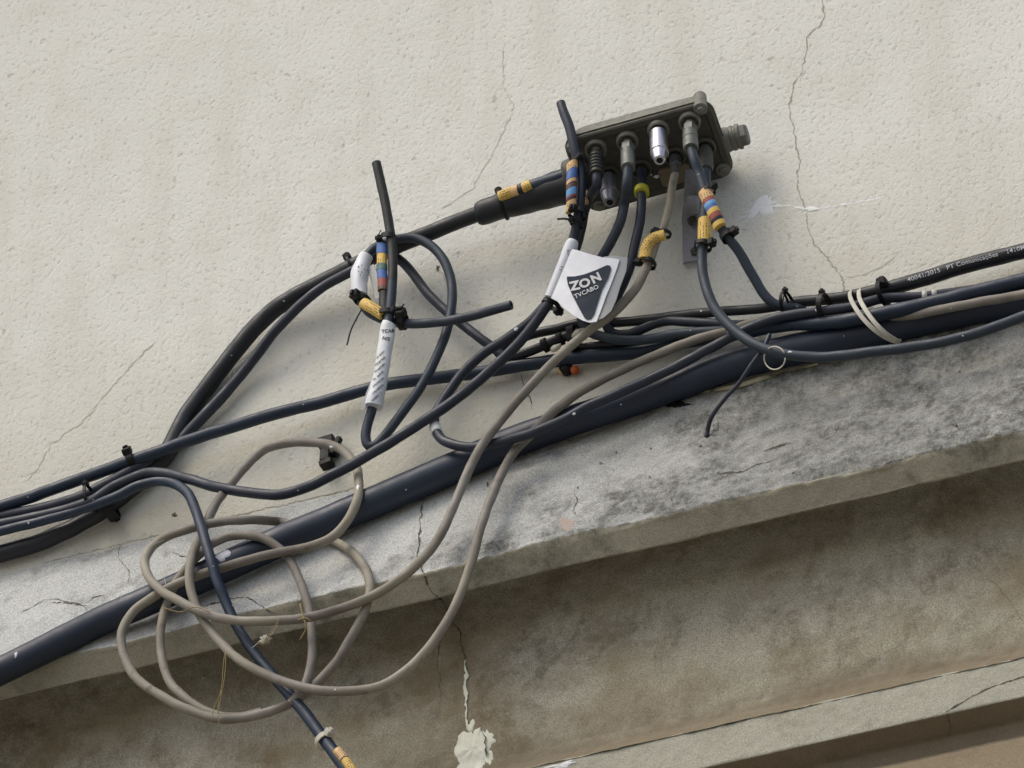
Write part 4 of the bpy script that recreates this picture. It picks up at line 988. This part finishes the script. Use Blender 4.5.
# print on the top right cable
vs, fs = text_mesh('40041/2015   PT Comunicações    1410M', 6.4, .06, sp=1.02)
sp_ = [(a, b, c, r) for a, b, c, r in dd_['s'] if a > 880]; acc = [0]
for k in range(1, len(sp_)): acc.append(acc[-1]+math.hypot(sp_[k][0]-sp_[k-1][0], sp_[k][1]-sp_[k-1][1]))
mx = max(v[0] for v in vs); out = []
import bisect
x_off = next(acc[k] for k in range(len(sp_)) if sp_[k][0] > 906)
for a, b, _ in vs:
    s_ = x_off + a*(122/mx); k = min(max(bisect.bisect_left(acc, s_), 1), len(sp_)-1); t = (s_-acc[k-1])/(acc[k]-acc[k-1])
    A, Bq = sp_[k-1], sp_[k]; x = A[0]+(Bq[0]-A[0])*t; y = A[1]+(Bq[1]-A[1])*t; dx, dy = Bq[0]-A[0], Bq[1]-A[1]; l = math.hypot(dx, dy)
    off = b*.92+1.6; px = x+dy/l*off; py = y-dx/l*off
    h = dd_['bvh'].ray_cast(CAM, rdir(px, py), 20)
    if h[0] is None: out.append(P(px, py, 30)); continue
    nn = h[1] if h[1].dot(fwd) < 0 else -h[1]; out.append(h[0]+nn*.3*U)
mb = MB(); mb.add(out, fs); mb.build('lettering', M['printwhite'], dd_['obj'], False)

# ------------------------------------------------------------------ small things on the wall
cl = empty('cable_clip', P(328, 450, 8), 'broken black plastic cable clip behind the beige loop', 'clip')
X = (P(338, 447, 8)-P(328, 450, 8)).normalized(); Yn = Vector((0, -1, 0)); Z = X.cross(Yn).normalized()
def cbox(x, y, d, a, b, c, name, mat='tie', rot=0):
    X2 = (X*math.cos(R(rot))+Z*math.sin(R(rot))); Z2 = X2.cross(Yn)
    mb = MB(); obox(mb, P(x, y, d), X2*a*U*.85, Yn*b*U*.85, Z2*c*U*.85, .15); return mb.build(name, M[mat], cl, False)
cbox(327, 443, 8, 10, 7, 7, 'clip_body'); cbox(326, 456, 7, 6, 6, 9, 'clip_jaw', rot=6); cbox(336, 446, 9, 3, 4, 12, 'clip_arm', rot=28); cbox(327, 464, 8, 8, 7, 3.4, 'clip_foot', 'tie', -6)
cbox(334, 452, 6, 7, 3, 6, 'clip_plate', rot=25)
pl_ = empty('wall_plug', P(568, 371, 6), 'small round wall plug with an orange red cap under the blue cable', 'wall plug')
c = P(568, 371, 2)
mb = MB(); tube(mb, [c, c+Vector((0, -9*U, 0))], 6.5*U, 18); mb.build('plug_body', M['tie'], pl_)
mb = MB(); tube(mb, [P(575, 370, 1), P(575, 370, 8)], 4.6*U, 14); mb.build('red_cap', M['orangered'], pl_)
mb = MB(); tube(mb, [P(562, 370, 1), P(562, 370, 7)], 4.4*U, 14); mb.build('yellow_cap', M['sand'], pl_)
# white lumps by the flag clip
for (x, y, a, lb) in ((578, 333, 5, 'larger'), (556, 348, 4, 'smaller')):
    mb = MB(); q = [P(x-a, y+a*.6, 40), P(x-a*.3, y+a*.1, 43), P(x+a*.5, y-a*.3, 42), P(x+a, y-a*.7, 38)]
    tube(mb, q, [2.2*U, 3.6*U, 3.2*U, 1.8*U], 12, True, .3)
    tag(mb.build('glue_blob', M['fluff']), f'{lb} grey white glue blob beside the beige cable under the flag', 'glue blob')
# dry fibres hanging from the loops
def fibre(keys, label, r=.33, mat='straw'):
    q = catmull(keys, 3); mb = MB(); tube(mb, [P(*k) for k in q], r*U, 6, True); tag(mb.build('dry_fibre', M[mat]), label, 'fibre', 'dry fibres caught in the loops')
fibre([(225, 652, 100), (223, 668, 100), (222, 684, 100), (219, 700, 100), (218, 714, 100)], 'yellow dry fibre hanging straight below the left loops')
fibre([(226, 652, 101), (225, 672, 101), (222, 690, 101), (214, 708, 100), (211, 722, 100)], 'second yellow dry fibre hanging and curving left')
fibre([(222, 690, 101), (219, 712, 101), (219, 732, 100)], 'lowest pale yellow fibre below the left loops', .3)
fibre([(262, 646, 104), (272, 632, 108), (280, 618, 110)], 'short fibre crossing the lower loop', .5)
fibre([(300, 604, 108), (303, 616, 110), (306, 628, 108), (300, 640, 100)], 'orange brown fibre knotted round the crossing of two loops', .8)
fibre([(298, 620, 109), (306, 618, 111), (312, 622, 108)], 'tiny orange fibre on the crossing of two loops', .8)
fibre([(165, 608, 106), (180, 612, 108), (195, 607, 112), (210, 612, 110)], 'brown thread lying across the left loops', .5)
fibre([(121, 600, 100), (122, 580, 98), (121, 560, 96), (164, 540, 90)], 'hair thin thread stretched left of the loops', .25, 'fluff')
fibre([(165, 548, 82), (164, 575, 86), (170, 600, 96)], 'hair thin thread hanging inside the left loop', .25, 'fluff')
fibre([(232, 606, 108), (240, 600, 104), (248, 596, 100)], 'short pale thread beside the dark falling cable', .4, 'fluff')
fibre([(252, 648, 96), (262, 640, 98), (270, 636, 100), (278, 625, 108)], 'pale thread under the lower loop', .4, 'fluff')
bm = bmesh.new(); bmesh.ops.create_icosphere(bm, subdivisions=3, radius=4.2*U)
for v in bm.verts: v.co *= 1+.9*noise.noise(v.co/U*.55); v.co.x *= 1.2
cpos = P(265, 640, 97); 
for v in bm.verts: v.co += cpos
me = bpy.data.meshes.new('fluff_ball'); bm.to_mesh(me); bm.free()
tag(link('fluff_ball', me, M['fluff']), 'small pale ball of fluff caught beside the dark falling cable', 'fluff')

# ------------------------------------------------------------------ light
SUN_EL, SUN_AZ = 52, -32         # degrees; azimuth measured from straight out of the wall, negative = from the left
sd = Vector((math.sin(R(SUN_AZ))*math.cos(R(SUN_EL)), -math.cos(R(SUN_AZ))*math.cos(R(SUN_EL)), math.sin(R(SUN_EL))))
sl_ = bpy.data.lights.new('sun', 'SUN'); sl_.energy = .75; sl_.angle = R(28); sl_.color = (.99, .985, .87)
so = bpy.data.objects.new('sun', sl_); COL.objects.link(so); so.rotation_euler = sd.to_track_quat('Z', 'Y').to_euler(); so.location = (0, -3, 8)
w = bpy.data.worlds.new('World'); C.world = w; w.use_nodes = True; nt = w.node_tree
sky = nt.nodes.new('ShaderNodeTexSky'); sky.sky_type = 'NISHITA'; sky.sun_disc = False; sky.sun_elevation = R(SUN_EL)
sky.sun_rotation = math.atan2(sd.x, sd.y); sky.dust_density = 4; sky.air_density = 1.0
hs = nt.nodes.new('ShaderNodeHueSaturation'); hs.inputs['Saturation'].default_value = 1.0
nt.links.new(sky.outputs[0], hs.inputs['Color']); nt.links.new(hs.outputs[0], nt.nodes['Background'].inputs['Color'])
nt.nodes['Background'].inputs['Strength'].default_value = .14
vs_ = C.view_settings; vs_.view_transform = 'Standard'; vs_.look = 'None'; vs_.gamma = 1; vs_.use_curve_mapping = False; vs_.exposure = 0.33
C.cycles.max_bounces = 6
